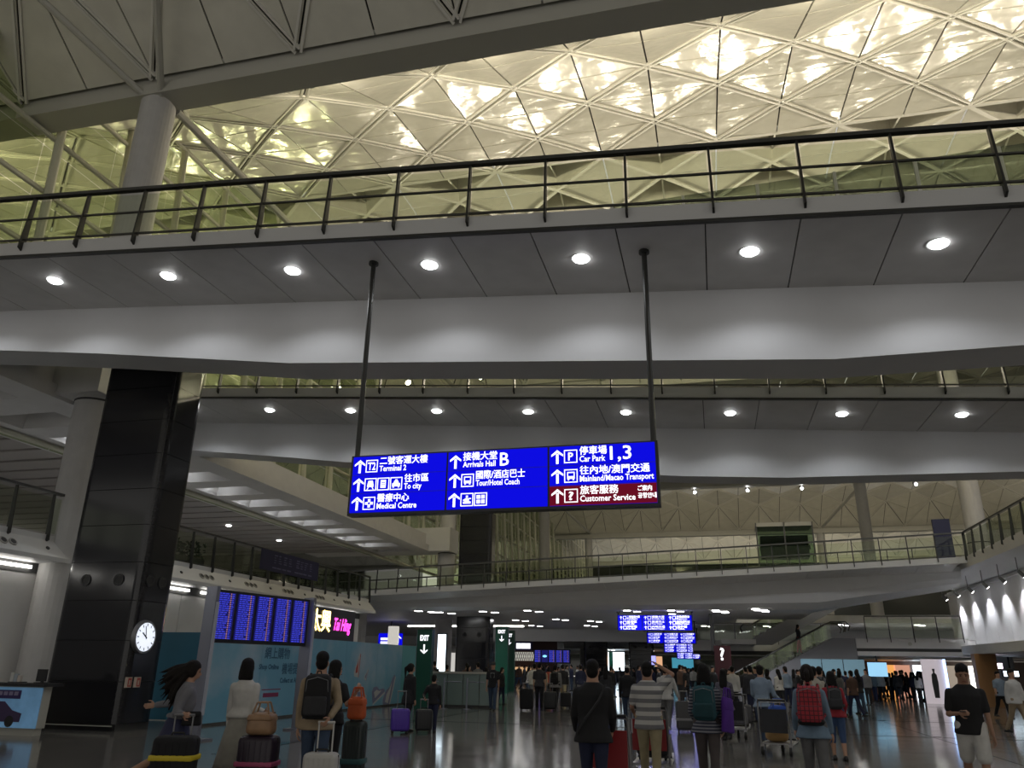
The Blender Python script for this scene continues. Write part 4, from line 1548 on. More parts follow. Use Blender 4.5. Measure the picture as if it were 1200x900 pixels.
for k, (px_, py_, Y, w, h, m_, lab) in enumerate([(517, 770, 47, .5, 2.6, M_COLDGLOW, 'tall glowing white light box beside the green exit totem'), (721, 772, 100, 2.2, 2.7, M_COLDGLOW, 'bright glowing doorway far down the hall'),
                                               (461, 744, 56, .8, 1.5, M_SHOPWHITE, 'bright lit drum lamp in front of the wide blue sign'), (716, 776, 97, .35, 2.4, M_GREEN, 'distant green door frame before the glowing doorway'),
                                               (760, 775, 104, 3.4, 1.2, mat('amber_shop', (.6, .4, .2), .5, emit=(1, .55, .3), power=.45), 'amber lit shop window far down the hall'),
                                               (800, 777, 104, 2.6, 1.2, mat('cyan_shop', (.1, .4, .5), .5, emit=(.1, .5, .7), power=.3), 'cyan lit display far down the hall')]):
    p = depth_at(px_, py_, Y)
    t = thing('light_box', lab, 'light box', (p.x, Y, 0))
    if k == 2:
        zt_ = depth_at(460, 734, Y).z
        MB().tube((p.x, Y, .9), (p.x, Y, zt_), w / 2, w / 2, 24).build('shade', mat('drum_glow', (.7, .68, .62), .5, emit=(1, .95, .85), power=.32), t)
        MB().tube((p.x, Y, 0), (p.x, Y, .9), w / 2 + .03, w / 2 + .03, 24).build('base', M_STEEL, t)
    else:
        z0 = max(0.02, p.z - h / 2)
        h = min(h, 3.4 - z0)
        MB().box(p.x - w / 2, p.x + w / 2, Y, Y + .1, z0, z0 + h).build('glow_panel', m_, t)
        MB().box(p.x - w / 2 - .06, p.x + w / 2 + .06, Y + .02, Y + .14, 0, z0 + h + .08).build('case', M_SFRAME, t)
for px_, py_, Y, w, h, txt, lab in ((416, 747, 52, 1.0, .55, '往市區', 'blue lit direction sign behind the hoarding and neon sign'), (457, 749, 58, 1.9, .85, '航空公司', 'wide blue lit sign behind the drum lamp and hoarding')):
    p = depth_at(px_, py_, Y)
    t = thing('direction_sign', lab, 'sign', (p.x, Y, p.z))
    MB().box(p.x - w / 2, p.x + w / 2, Y, Y + .2, p.z - h / 2, p.z + h / 2).build('light_panel', M_BLUE, t)
    MB().box(p.x - .05, p.x + .05, Y + .1, Y + .16, p.z + h / 2, 4.72).build('hanger', M_POST, t)
    for q_ in (-.02, .30):
        MB().box(p.x - w * .4, p.x + w * .05, Y - .006, Y, p.z - h * q_ - h * .1, p.z - h * q_ + h * .1).build('lit_line', M_SWHITE, t)
    put('arrow', flat_mesh(arrow_polys(h * .7), M_SWHITE, 'arrow'), t, (p.x + w * .35, Y - .004, p.z))
tag(MB().box(-25, -15, 64, 64.12, 4.62, 4.72).build('linear_lamp', M_TUBE), 'long white lamp strip over the shops behind the hoarding', 'light')
# small round columns of the lower hall
for i, (px_, Y, r) in enumerate(((415, 50, .6), (548, 75, .5), (650, 86, .5), (685, 92, .5), (460, 70, .5))):
    p = depth_at(px_, 780, Y)
    tag(MB().tube((p.x, Y, 0), (p.x, Y, ZM if Y < 88 else 3.6), r, r, 20).build('lower_column', M_COLUMN), ['grey round column behind the neon sign', 'grey round column behind the black pillar', 'pale far column beside the flight screens', 'pale far column past the flight screens', 'grey round column by the wide blue sign'][i], 'column')

# ---- shops under the landing
sf = thing('shop_row', 'dark row of shops with lit windows under the landing', 'shop', (9, 56, 0))
MB().box(1.3, 40, 68.0, 68.4, 0, 2.45).build('back_wall', mat('shop_dark', (.05, .035, .03), .6), sf)
MB().box(8.5, 40, 57.6, 68, 2.40, 2.46).build('shop_ceiling', M_SOFFIT, sf)
MB().box(14.4, 40, 36, 57.6, 2.55, 2.75).build('shop_ceiling', M_SOFFIT, sf)
MB().box(8.75, 8.85, 50.22, 50.28, 2.1, 2.46).build('screen_hanger', M_SFRAME, sf)
M_BLUEGLOW = mat('backlit_blue', (.18, .30, .36), .5, emit=(.25, .45, .58), power=.16)
for k in range(3):
    MB().box(4.7 + 1.15 * k, 5.8 + 1.15 * k, 49.94, 50.02, .0, 2.24).build('window_panel', M_BLUEGLOW, sf)
MB().box(8.3, 9.3, 50.2, 50.3, 1.35, 2.1).build('video_screen', mat('video', (.3, .6, .8), .4, emit=(.3, .6, .85), power=.55), sf)
for x, w, m_ in ((12.0, .8, mat('glow_amber', (.6, .3, .1), .5, emit=(1, .45, .12), power=.5)), (12.9, 1.0, mat('glow_rose', (.5, .25, .2), .5, emit=(.9, .45, .3), power=.35)), (14.4, .35, M_COLDGLOW), (15.6, 1.6, mat('glow_dim', (.3, .25, .2), .5, emit=(.6, .5, .4), power=.3)), (18.2, 1.2, M_SHOPWHITE)):
    MB().box(x, x + w, 66.6, 68.05, .0, 2.1).build('window_panel', m_, sf)
for i, (x, y, z, w, h, m_, lab) in enumerate(((14.6, 50.5, 2.0, 1.3, .28, mat('glow_pinkwhite', (.9, .7, .9), .5, emit=(1, .8, .95), power=2.5), 'bright pinkish shop name box under the landing'),
                                         (17.6, 49.0, 2.1, .9, .35, mat('glow_violet', (.8, .7, 1), .5, emit=(.85, .75, 1), power=2.5), 'bright violet white shop name box near the pillar'),
                                         (17.0, 55, 1.6, .8, .3, M_COLDGLOW, 'small cold white shop light behind the man with a phone'))):
    t = thing('name_box', lab, 'sign', (x, y, z))
    MB().box(x - w / 2, x + w / 2, y, y + .15, z - h / 2, z + h / 2).build('lit_face', m_, t)
    MB().box(x - w / 2 - .04, x + w / 2 + .04, y + .02, y + .2, z - h / 2 - .04, z + h / 2 + .04).build('case', M_SFRAME, t)
    MB().box(x - .04, x + .04, y + .06, y + .12, z + h / 2, 2.57).build('hanger', M_SFRAME, t)
st = thing('poster_stand', 'white lit poster stand with a dark figure print before the shops', 'sign', (13.6, 50, 0))
pp = depth_at(1096, 800, 50)
MB().box(pp.x - .55, pp.x + .55, 50, 50.2, 0, 2.3).build('panel', mat('stand_white', (.6, .55, .58), .5, emit=(.8, .7, .75), power=.25), st)
MB().prism([(pp.x + a, 49.99, b) for a, b in ((-.12, .3), (.12, .3), (.16, 1.1), (.13, 1.5), (.04, 1.6), (.07, 1.8), (-.07, 1.8), (-.04, 1.6), (-.13, 1.5), (-.16, 1.1))], (0, -.004, 0)).build('figure_print', M_BLACK, st)
MB().box(pp.x + .56, pp.x + .66, 49.9, 50.2, 0, 2.3).build('edge_light', mat('edge_blue', (.3, .5, 1), .5, emit=(.4, .6, 1), power=2), st)
pk = depth_at(1160, 800, 47)
tag(MB().box(pk.x - .5, pk.x + .5, 47, 47.6, 0, 2.55).build('shop_pier', mat('amber_pier', (.30, .15, .05), .5)), 'amber clad pier at the corner of the shops', 'pier')
tag(MB().prism([(15.8, 44, 0), (17.4, 44, 0), (16.2, 44, 2.55), (14.6, 44, 2.55)], (0, .8, 0)).build('raking_pier', M_BEAM), 'grey raking pier under the white wall', 'pier')

# ---- glass lift and blue sign on the walkway
gl = thing('glass_lift', 'glass lift box with dark machinery behind the walkway railing', 'lift', (4, 58, 6))
a, b = depth_at(888, 640, 63), depth_at(951, 611, 63)
MB().box(a.x, b.x, 63, 65.5, b.z - .3, b.z).build('roof_frame', M_STEEL, gl)
for xx in (a.x, (a.x + b.x) / 2, b.x):
    MB().box(xx - .05, xx + .05, 63, 63.1, ZM + .5, b.z).build('frame_post', M_POST, gl)
for xa, xb in ((a.x, (a.x + b.x) / 2), ((a.x + b.x) / 2, b.x)):
    MB().box(xa + .06, xb - .06, 63.02, 63.05, ZM + .5, b.z - .3).build('glass_pane', glass('lift_glass', (.5, .6, .5)), gl)
MB().box(a.x + .3, b.x - .3, 63.8, 65, b.z - 2.6, b.z - .9).build('machinery', M_JOINT, gl)
MB().box(a.x + .2, b.x - .2, 63.7, 63.8, b.z - 2.0, b.z - 1.7).build('crossbar', M_POST, gl)
a = depth_at(1098, 645, 46)
b = depth_at(1112, 608, 46)
bs = thing('upright_sign', 'narrow dark blue upright sign on the walkway', 'sign', (a.x, 46, a.z))
a.z = zw(a.x) - .02
MB().box(a.x, b.x, 46, 46.15, a.z, b.z).build('panel', mat('dark_blue', (.006, .006, .05), .4), bs)
MB().box(a.x - .05, b.x + .05, 45.95, 46.2, a.z - .06, a.z + .02).build('foot', M_POST, bs)

# ================================================================== PEOPLE
SKIN = mat('skin', (.42, .24, .16), .55)
SKIN2 = mat('skin_tan', (.34, .19, .125), .55)
HAIR = mat('hair_black', (.006, .005, .005), .6, spec=.2, bump=.5, bscale=60, stretch=(3, 3, .4))
HAIR_B = mat('hair_brown', (.009, .006, .005), .6, spec=.2, bump=.5, bscale=60, stretch=(3, 3, .4))
EYE = mat('eye_dark', (.01, .008, .008), .2)
LIP = mat('lip', (.25, .09, .08), .5)


def cloth(name, c, rough=.85):
    return mat('cloth_' + name, c, rough, var=.10, scale=8, bump=.25, bscale=14)


C_BLACK = cloth('black', (.010, .010, .012))
C_CHAR = cloth('charcoal', (.030, .030, .034))
C_GREY = cloth('grey', (.13, .13, .135))
C_LGREY = cloth('light_grey', (.28, .28, .29))
C_WHITE = cloth('white', (.55, .54, .52))
C_CREAM = cloth('cream', (.40, .37, .31))
C_BEIGE = cloth('beige', (.30, .23, .15))
C_KHAKI = cloth('khaki', (.33, .28, .17))
C_NAVY = cloth('navy', (.014, .018, .05))
C_DENIM = cloth('denim', (.04, .065, .115))
C_LDENIM = cloth('light_denim', (.15, .22, .30))
C_BLUE = cloth('blue_capri', (.035, .07, .16))
C_SHIRT = cloth('blue_shirt', (.20, .26, .34))
C_RED = cloth('red', (.30, .022, .035))
C_TAUPE = cloth('taupe', (.075, .062, .062))
C_BROWN = cloth('brown', (.09, .05, .035))
C_STRIPE = stripes('cloth_wide_stripe', (.50, .49, .47), (.19, .19, .20), 8.5)
C_NSTRIPE = stripes('cloth_narrow_stripe', (.03, .035, .06), (.22, .22, .25), 24)
C_PLAID = stripes('cloth_red_plaid', (.36, .03, .045), (.10, .02, .03), 18, plaid=True)
C_FLORAL = mat('cloth_floral', (.11, .10, .13), .85, var=.9, scale=40)
M_SOLE = mat('shoe_sole', (.45, .45, .45), .7)
M_SHOE_BLK = mat('shoe_black', (.012, .012, .012), .45)
M_SHOE_WHT = mat('shoe_white', (.5, .5, .5), .5)


def hand_prims(mb, wrist, d, palm, curl, side):
    """palm and five fingers; d = direction of the hand, palm = direction the palm faces"""
    d = d.normalized()
    palm = (palm - d * palm.dot(d)).normalized()
    ac = d.cross(palm).normalized() * side      # towards the thumb
    M = Matrix((ac, palm, d)).transposed()
    mb.ellipsoid(wrist + d * .05, (.042, .018, .058), 10, 6, M)
    for off, L, r in ((.030, .075, .0092), (.010, .085, .0095), (-.010, .078, .0092), (-.029, .060, .0085)):
        a = wrist + d * .088 + ac * off
        b = a + (d * cos(curl * .5) + palm * sin(curl * .5)) * L * .5
        c = b + (d * cos(curl * 1.5) + palm * sin(curl * 1.5)) * L * .5
        mb.capsule(a, b, r, r * .95, 6)
        mb.capsule(b, c, r * .95, r * .8, 6)
    a = wrist + d * .03 + ac * .034
    b = a + (ac * .7 + d * .7 + palm * .25).normalized() * .042
    c = b + (ac * .15 + d * .9 + palm * (.3 + curl * .4)).normalized() * .034
    mb.capsule(a, b, .012, .011, 6)
    mb.capsule(b, c, .011, .0085, 6)


def V(*a):
    return Vector(a)


def ring_pts(M, z, rx, ry, yo=0, n=16, xo=0):
    return [M @ V(xo + rx * cos(2 * pi * i / n), yo + ry * sin(2 * pi * i / n), z) for i in range(n)]


TORSO_M = [(-.11, .10, .09, -.01), (-.05, .165, .118, -.012), (.05, .152, .108, 0), (.15, .138, .10, .005), (.28, .158, .112, .005), (.39, .182, .114, 0), (.445, .165, .095, -.005), (.495, .112, .075, -.008), (.54, .066, .062, -.005), (.66, .056, .058, .005)]
TORSO_F = [(-.11, .11, .10, -.01), (-.05, .172, .122, -.015), (.05, .148, .104, 0), (.15, .120, .092, .005), (.28, .142, .115, .012), (.39, .158, .108, 0), (.445, .142, .086, -.005), (.495, .092, .066, -.008), (.54, .054, .054, -.005), (.66, .047, .05, .005)]
ARM_DOWN = ((.12, .02, -1), (.04, .18, -1))


class Fig:
    pass


def figure(h=1.72, sex='m', legs=(12, 4, -14, 10), arms=(ARM_DOWN, ARM_DOWN), lean=2, top=C_BLACK, bottom=C_DENIM, shoes=M_SHOE_BLK, hair='short', hairm=HAIR,
           skin=SKIN, sleeve='long', leg_end=1.0, hem=-.10, skirt=None, flare=0.0, voxel=.014, fat=1.09, curls=(.6, .6), look=(0, 0), cap=None, fly=None, open_jacket=None, fine=True, reach=None):
    """meshes of one person in local coordinates (facing +y, feet on z = 0); arms: (side 0 = left, -x; side 1 = right, +x)"""
    k = h / 1.715
    TOR = TORSO_M if sex == 'm' else TORSO_F
    sw = .188 if sex == 'm' else .158
    f = Fig()
    f.scale = k
    hips, knees, ankles, shin_dir = [], [], [], []
    for i, s in enumerate((-1, 1)):
        a, b = radians(legs[2 * i]), radians(legs[2 * i + 1])
        hp = V(s * .092, 0, 0)
        kn = hp + V(s * .004, sin(a), -cos(a)) * .43
        sd = V(0, sin(a - b), -cos(a - b))
        hips.append(hp)
        knees.append(kn)
        ankles.append(kn + sd * .42)
        shin_dir.append(sd)
    sole = min(a.z for a in ankles) - .075
    P = V(0, 0, -sole)
    for L in (hips, knees, ankles):
        for i in range(2):
            L[i] = L[i] + P
    Um = Matrix.Translation(P) @ Matrix.Rotation(radians(-lean), 4, 'X')
    Hm = Um @ Matrix.Translation((0, 0, .56)) @ Matrix.Rotation(radians(look[0]), 4, 'Z') @ Matrix.Rotation(radians(-look[1]), 4, 'X') @ Matrix.Translation((0, 0, -.62))
    shoulders, elbows, wrists, hdirs = [], [], [], []
    for i, s in enumerate((-1, 1)):
        u, w = arms[i]
        u = V(u[0] * s, u[1], u[2]).normalized()
        w = V(w[0] * s, w[1], w[2]).normalized()
        sh_ = Um @ V(s * sw, -.005, .425)
        el = sh_ + u * .285
        wr = el + w * .245
        if reach and i in reach:          # bend the arm so that the hand meets a point
            tg = Vector(reach[i]) / k
            dv_ = tg - sh_
            l1, l2 = .285, .325
            L = min(dv_.length, (l1 + l2) * .995)
            dn = dv_.normalized()
            ca = (l1 * l1 + L * L - l2 * l2) / (2 * l1 * L)
            po = V(s * .5, -.35, -1)
            po = (po - dn * po.dot(dn)).normalized()
            el = sh_ + dn * (l1 * ca) + po * (l1 * sqrt(max(0, 1 - ca * ca)))
            w = (sh_ + dn * L - el).normalized()
            wr = el + w * .245
        shoulders.append(sh_)
        elbows.append(el)
        wrists.append(wr)
        hdirs.append(w)
    # ---- body
    b = MB()
    b.rings([ring_pts(Um, z, rx * fat, ry * fat, yo) for z, rx, ry, yo in TOR])
    b.ellipsoid(V(0, 0, .765), (.077, .096, .100), 16, 10, None)
    n_head = 0
    # head pieces are placed through the head matrix
    hb = MB()
    hb.ellipsoid(V(0, 0, .765), (.077, .096, .100), 16, 10)
    hb.ellipsoid(V(0, .028, .705), (.060, .068, .085), 14, 8)
    hb.capsule(V(0, .094, .738), V(0, .112, .705), .010, .015, 8)
    for s in (-1, 1):
        hb.ellipsoid(V(s * .078, -.004, .722), (.013, .022, .034), 8, 6)
    hb.capsule(V(-.022, .092, .668), V(.022, .092, .668), .009, .009, 6)
    b.v, b.f = [], []
    b.rings([ring_pts(Um, z, rx * fat, ry * fat, yo) for z, rx, ry, yo in TOR])
    b.add([Hm @ Vector(p) for p in hb.v], hb.f)
    for i in range(2):
        b.capsule(hips[i] + V(0, 0, .01), knees[i], .085 * fat, .055, 10)
        b.capsule(knees[i], knees[i] + (ankles[i] - knees[i]) * .35, .056, .056, 10)
        b.capsule(knees[i] + (ankles[i] - knees[i]) * .35, ankles[i], .056, .036, 10)
        b.capsule(ankles[i] + V(0, -.02, -.03), ankles[i] + V(0, .13, -.045), .035, .028, 8)
        b.capsule(shoulders[i], elbows[i], .050, .039, 10)
        b.capsule(elbows[i], wrists[i], .039, .026, 10)
    body = remesh(b, voxel, skin, 4, 'body')
    if fine:
        hm_ = MB()
        for i, s in enumerate((-1, 1)):
            hand_prims(hm_, wrists[i] + hdirs[i] * .01, hdirs[i], V(-s * .9, .25, .1), curls[i], -s)
        hands = remesh(hm_, .0062, skin, 2, 'hands')
        bm = bmesh.new()
        bm.from_mesh(body)
        bm.from_mesh(hands)
        bm.to_mesh(body)
        bm.free()
        body.polygons.foreach_set('use_smooth', [True] * len(body.polygons))
        bpy.data.meshes.remove(hands)
    else:
        hm_ = MB()
    f.parts = [('body', body)]
    # ---- top
    if top:
        t = MB()
        g = .017
        R_ = [(z, (rx + g) * fat, (ry + g) * fat, yo) for z, rx, ry, yo in TOR if -.06 < z < .545]
        z0, rx0, ry0, yo0 = R_[0]
        R_ = [(hem, rx0 + .012 + flare, ry0 + .012 + flare, yo0), (hem + .04, rx0 + .010 + flare * .8, ry0 + .010 + flare * .8, yo0)] + [q for q in R_ if q[0] > hem + .05]
        t.rings([ring_pts(Um, *q) for q in R_])
        for i in range(2):
            if sleeve == 'long':
                t.capsule(shoulders[i], elbows[i], .066, .056, 10)
                t.capsule(elbows[i], elbows[i] + (wrists[i] - elbows[i]) * .9, .055, .043, 10)
            elif sleeve == 'short':
                t.capsule(shoulders[i], shoulders[i] + (elbows[i] - shoulders[i]) * .72, .066, .062, 10)
            elif sleeve == 'roll':
                t.capsule(shoulders[i], elbows[i], .066, .056, 10)
                t.capsule(elbows[i], elbows[i] + (wrists[i] - elbows[i]) * .3, .055, .050, 10)
            else:
                t.ellipsoid(shoulders[i], (.062, .062, .062), 10, 6)
        f.parts.append(('shirt', remesh(t, voxel, top, 4, 'shirt')))
    # ---- bottom
    if skirt:
        t = MB()
        zt, zb, rb_, m_ = skirt
        mid = (ankles[0] + ankles[1]) / 2
        R_ = []
        n = 9
        for q in range(n):
            a = q / (n - 1)
            zz = P.z + zt + (zb - P.z - zt) * a
            c = V(mid.x * a, mid.y * a * .6, 0)
            rx = .135 + (rb_ - .135) * a ** .8
            ry = .110 + (rb_ * .85 - .110) * a ** .8
            R_.append([V(c.x + (rx + .012 * a * sin(9 * th)) * cos(th), c.y + (ry + .012 * a * sin(9 * th)) * sin(th), zz) for th in [2 * pi * i / 28 for i in range(28)]])
        t.rings(R_)
        me = t.mesh('skirt', m_, True)
        f.parts.append(('skirt', me))
    if bottom:
        t = MB()
        g = .016
        R_ = [(z, (rx + g * .6) * fat, (ry + g * .6) * fat, yo) for z, rx, ry, yo in TOR if z < .1]
        t.rings([ring_pts(Um, *q) for q in R_])
        for i in range(2):
            if leg_end <= 0:
                t.capsule(hips[i] + V(0, 0, .01), hips[i] + (knees[i] - hips[i]) * (1 + leg_end), .102 * fat, .094, 12)
            else:
                t.capsule(hips[i] + V(0, 0, .01), knees[i], .100 * fat, .074, 12)
                t.capsule(knees[i], knees[i] + (ankles[i] - knees[i]) * leg_end, .073, .060, 12)
        f.parts.append(('trousers', remesh(t, voxel, bottom, 4, 'trousers')))
    # ---- shoes
    for i in range(2):
        t = MB()
        a = ankles[i]
        tilt = max(-.6, min(.5, shin_dir[i].y * .9)) if a.z - .075 + 0 > .03 else 0
        Mx = Matrix.Translation(a) @ Matrix.Rotation(-tilt * .0, 4, 'X')
        fl_ = a.z - .075
        pts = [(-.075, .034, .075), (-.04, .042, .10), (.03, .045, .085), (.10, .047, .062), (.155, .04, .05), (.185, .022, .035)]
        rg = []
        for y, w_, hh_ in pts:
            rg.append([V(a.x + w_ * x_, a.y + y, fl_ + hh_ * z_) for x_, z_ in ((-1, .0), (-1, .5), (-.7, .9), (0, 1), (.7, .9), (1, .5), (1, 0))])
        t.rings(rg)
        f.parts.append(('shoe', t.mesh('shoe', shoes, True)))
    # ---- hair
    t = MB()
    t.ellipsoid(V(0, -.014, .792), (.087, .105, .092), 16, 10)
    t.ellipsoid(V(0, -.050, .728), (.080, .062, .092), 14, 8)
    if hair in ('bob', 'long', 'pony'):
        for s in (-1, 1):
            t.ellipsoid(V(s * .068, -.012, .735), (.028, .06, .085), 10, 8)
    if hair == 'bob':
        t.rings([[V(rx * cos(2 * pi * i / 16), -.03 + ry * sin(2 * pi * i / 16), z) for i in range(16)] for z, rx, ry in ((.575, .100, .066), (.61, .112, .078), (.69, .106, .082), (.78, .088, .084))])
    if hair == 'long' and not fly:
        t.rings([[V(rx * cos(2 * pi * i / 16), yo + ry * sin(2 * pi * i / 16), z) for i in range(16)] for z, rx, ry, yo in ((.40, .07, .03, -.13), (.46, .10, .04, -.125), (.60, .105, .05, -.10), (.70, .098, .07, -.05), (.78, .085, .08, -.03))])
    if hair == 'pony':
        t.capsule(V(0, -.10, .80), V(0, -.155, .74), .030, .040, 8)
        t.capsule(V(0, -.155, .74), V(0, -.15, .50), .042, .018, 8)
    hm2 = MB()
    hm2.add([Hm @ Vector(p) for p in t.v], t.f)
    if fly:
        rf = random.Random(9)
        for q in range(22):
            e = q / 21          # from the top strands, blown out, to the lowest, hanging down the back
            a0 = Hm @ V(rf.uniform(-.055, .055), -.085, .80 - .14 * e)
            dirn = (V(*fly).normalized() * (1 - .75 * e) + V(rf.uniform(-.12, .12), -.25 * e, -.15 - 1.1 * e)).normalized()
            mid_ = a0 + dirn * rf.uniform(.15, .21)
            end = mid_ + (dirn + V(*fly).normalized() * .25 * (1 - e) + V(0, 0, -.30)).normalized() * rf.uniform(.16, .30)
            hm2.capsule(a0, mid_, .040, .032, 8)
            hm2.capsule(mid_, end, .032, .006, 8)
    hme = remesh(hm2, .013 if fine else voxel, hairm, 2, 'hair')
    f.parts.append(('hair', hme))
    if cap:
        t = MB()
        t.ellipsoid(V(0, -.008, .805), (.094, .110, .085), 16, 8)
        t.capsule(V(-.04, .09, .80), V(.04, .09, .80), .035, .035, 8)
        q = MB()
        q.add([Hm @ Vector(p) for p in t.v], t.f)
        f.parts.append(('cap', remesh(q, .016, cap, 2, 'cap')))
    if fine:
        for s in (-1, 1):
            e = MB().ellipsoid(V(s * .030, .082, .738), (.013, .010, .0075), 10, 6)
            q = MB()
            q.add([Hm @ Vector(p) for p in e.v], e.f)
            f.parts.append(('eye', q.mesh('eye', EYE, True)))
            e = MB().capsule(V(s * .018, .090, .757), V(s * .044, .082, .756), .0045, .004, 6)
            q = MB()
            q.add([Hm @ Vector(p) for p in e.v], e.f)
            f.parts.append(('eyebrow', q.mesh('eyebrow', hairm, True)))
        e = MB().capsule(V(-.020, .0985, .668), V(.020, .0985, .668), .0055, .0055, 6)
        q = MB()
        q.add([Hm @ Vector(p) for p in e.v], e.f)
        f.parts.append(('mouth', q.mesh('mouth', LIP, True)))
    # final scale about the feet
    S = Matrix.Scale(k, 4)
    for nm, me in f.parts:
        me.transform(S)
    f.wrists = [w * k for w in wrists]
    f.hands = [(w + d_ * .09) * k for w, d_ in zip(wrists, hdirs)]
    f.shoulder = [s_ * k for s_ in shoulders]
    f.back = (Um @ V(0, -.125, .27)) * k
    f.um = Um
    f.P = P * k
    return f


P_LAST = [None]


def grip(loc, rz, size, handle):
    """world position of a case's pull bar"""
    w, d, h = size
    return Matrix.Translation(Vector(loc)) @ Matrix.Rotation(rz, 4, 'Z') @ V(0, -d / 2 + .03, .06 + h + handle)


def to_local(loc, rz, p):
    return (Matrix.Translation(Vector(loc)) @ Matrix.Rotation(rz, 4, 'Z')).inverted() @ Vector(p)



def place(f, label, loc, rz, group=None):
    t = thing('person', label, 'person', tuple(loc), rz, group=group)
    for nm, me in f.parts:
        put(nm, me, t, local=True)
    t_m = BASE[t.name]
    P_LAST[0] = t
    f.world = lambda p: t_m @ Vector(p)
    f.loc, f.rz = Vector(loc), rz
    return t


def ground(px, D):
    """floor point in the direction of a pixel column, D metres away"""
    d = _fw + _rt * ((px - 600) / F_PX) + _up * ((450 - 785) / F_PX)
    d = Vector((d.x, d.y, 0)).normalized()
    return Vector((d.x * D, d.y * D, 0))


# ------------------------------------------------------------------ luggage
def rbox(sx, sy, sz, r, m, name, seg=3, at=(0, 0, 0), taper=None):
    bm = bmesh.new()
    bmesh.ops.create_cube(bm, size=1)
    for v in bm.verts:
        v.co = Vector((v.co.x * sx, v.co.y * sy, v.co.z * sz))
        if taper and v.co.z > 0:
            v.co.x *= taper
            v.co.y *= taper
    bmesh.ops.bevel(bm, geom=list(bm.edges), offset=r, segments=seg, profile=.5, affect='EDGES')
    for v in bm.verts:
        v.co += Vector(at)
    me = bpy.data.meshes.new(name)
    bm.to_mesh(me)
    bm.free()
    me.materials.append(m)
    me.polygons.foreach_set('use_smooth', [True] * len(me.polygons))
    return me


M_WHEEL = mat('wheel_rubber', (.012, .012, .012), .6)
M_HANDLE = mat('handle_grey', (.20, .20, .21), .4, .5)


def suitcase(label, loc, rz, size, m, handle=.45, band=None, bz=.36, ribs=5, hm=None, tilt=0, soft=False):
    """upright four-wheel case, w x d x h; the handle stands at the local -y side"""
    w, d, h = size
    t = thing('suitcase', label, 'suitcase', tuple(loc), rz)
    t.rotation_euler = (tilt, 0, rz)
    z0 = .06
    put('shell', rbox(w, d, h, min(.07, d * .25), m, 'shell', at=(0, 0, z0 + h / 2)), t, local=True)
    for s in (-1, 1):
        for i in range(ribs):
            x = (i + .5) / ribs * w * .8 - w * .4
            put('rib', MB().box(x - w * .025, x + w * .025, s * d / 2 - .004, s * d / 2 + .006, z0 + h * .1, z0 + h * .9).mesh('rib', m), t, local=True)
    put('zip_seam', MB().box(-w / 2 - .003, w / 2 + .003, -.008, .008, z0 + .03, z0 + h - .03).mesh('zip_seam', M_WHEEL), t, local=True)
    if band:
        put('strap', rbox(w + .016, d + .02, h * .09, .012, band, 'strap', 2, at=(0, 0, z0 + h * bz)), t, local=True)
    for sx in (-1, 1):
        for sy in (-1, 1):
            x, y = sx * (w / 2 - .05), sy * (d / 2 - .05)
            put('wheel', MB().tube((x - .015, y, .032), (x + .015, y, .032), .032, .032, 12).mesh('wheel', M_WHEEL), t, local=True)
            put('wheel_fork', MB().box(x - .022, x + .022, y - .02, y + .02, .035, z0 + .01).mesh('wheel_fork', M_WHEEL), t, local=True)
    hm = hm or M_HANDLE
    zt = z0 + h
    if handle:
        mb = MB()
        yb = -d / 2 + .03
        for s in (-1, 1):
            mb.tube((s * w * .22, yb, zt - .02), (s * w * .22, yb, zt + handle), .010, .010, 8)
        mb.tube((-w * .25, yb, zt + handle), (w * .25, yb, zt + handle), .016, .016, 8)
        put('pull_handle', mb.mesh('pull_handle', hm), t, local=True)
    put('carry_handle', MB().path([(-.08, 0, zt - .01), (-.07, 0, zt + .03), (.07, 0, zt + .03), (.08, 0, zt - .01)], .011, 6).mesh('carry_handle', M_WHEEL), t, local=True)
    return t


def backpack(label, f, m, size=(.30, .17, .46), dz=0, pocket=None, base=None):
    w, d, h = size
    p = f.world(f.back + V(0, -d / 2 - .008, dz))
    t = thing('backpack', label, 'backpack', tuple(p), f.rz)
    put('pack', rbox(w, d, h, .08, m, 'pack', 4, taper=.9), t, local=True)
    put('pocket', rbox(w * .78, .07, h * .42, .03, pocket or m, 'pocket', 3, at=(0, -d / 2 - .012, -h * .2)), t, local=True)
    if base:
        put('base_panel', rbox(w + .006, d + .006, h * .18, .05, base, 'base_panel', 3, at=(0, 0, -h * .41)), t, local=True)
    put('top_loop', MB().path([(-.03, .03, h / 2 - .01), (-.02, .02, h / 2 + .035), (.02, .02, h / 2 + .035), (.03, .03, h / 2 - .01)], .008, 6).mesh('top_loop', m), t, local=True)
    for s in (-1, 1):
        x = s * w * .36
        me = MB().path([(x, d / 2 - .02, h * .40), (x, d / 2 + .03, .225), (x * .98, d / 2 + .10, .262), (x, d / 2 + .20, .245), (x * 1.05, d / 2 + .275, .16), (x * 1.15, d / 2 + .29, .03), (s * .165, d / 2 + .235, -.07), (s * .19, d / 2 + .12, -.11), (s * .16, d / 2 + .01, -.14), (x * 1.1, d / 2 - .03, -h * .38)], .019, 6).mesh('shoulder_strap', m)
        put('shoulder_strap', me, t, local=True)
    put('zip', MB().path([(-w * .40, -d * .3, -h * .05), (-w * .36, -d * .44, h * .36), (0, -d * .46, h * .43), (w * .36, -d * .44, h * .36), (w * .40, -d * .3, -h * .05)], .005, 5).mesh('zip', M_HANDLE), t, local=True)
    return t


M_TROLLEY = mat('trolley_steel', (.32, .32, .33), .3, .8)
M_TRED = mat('trolley_red', (.28, .015, .02), .5)


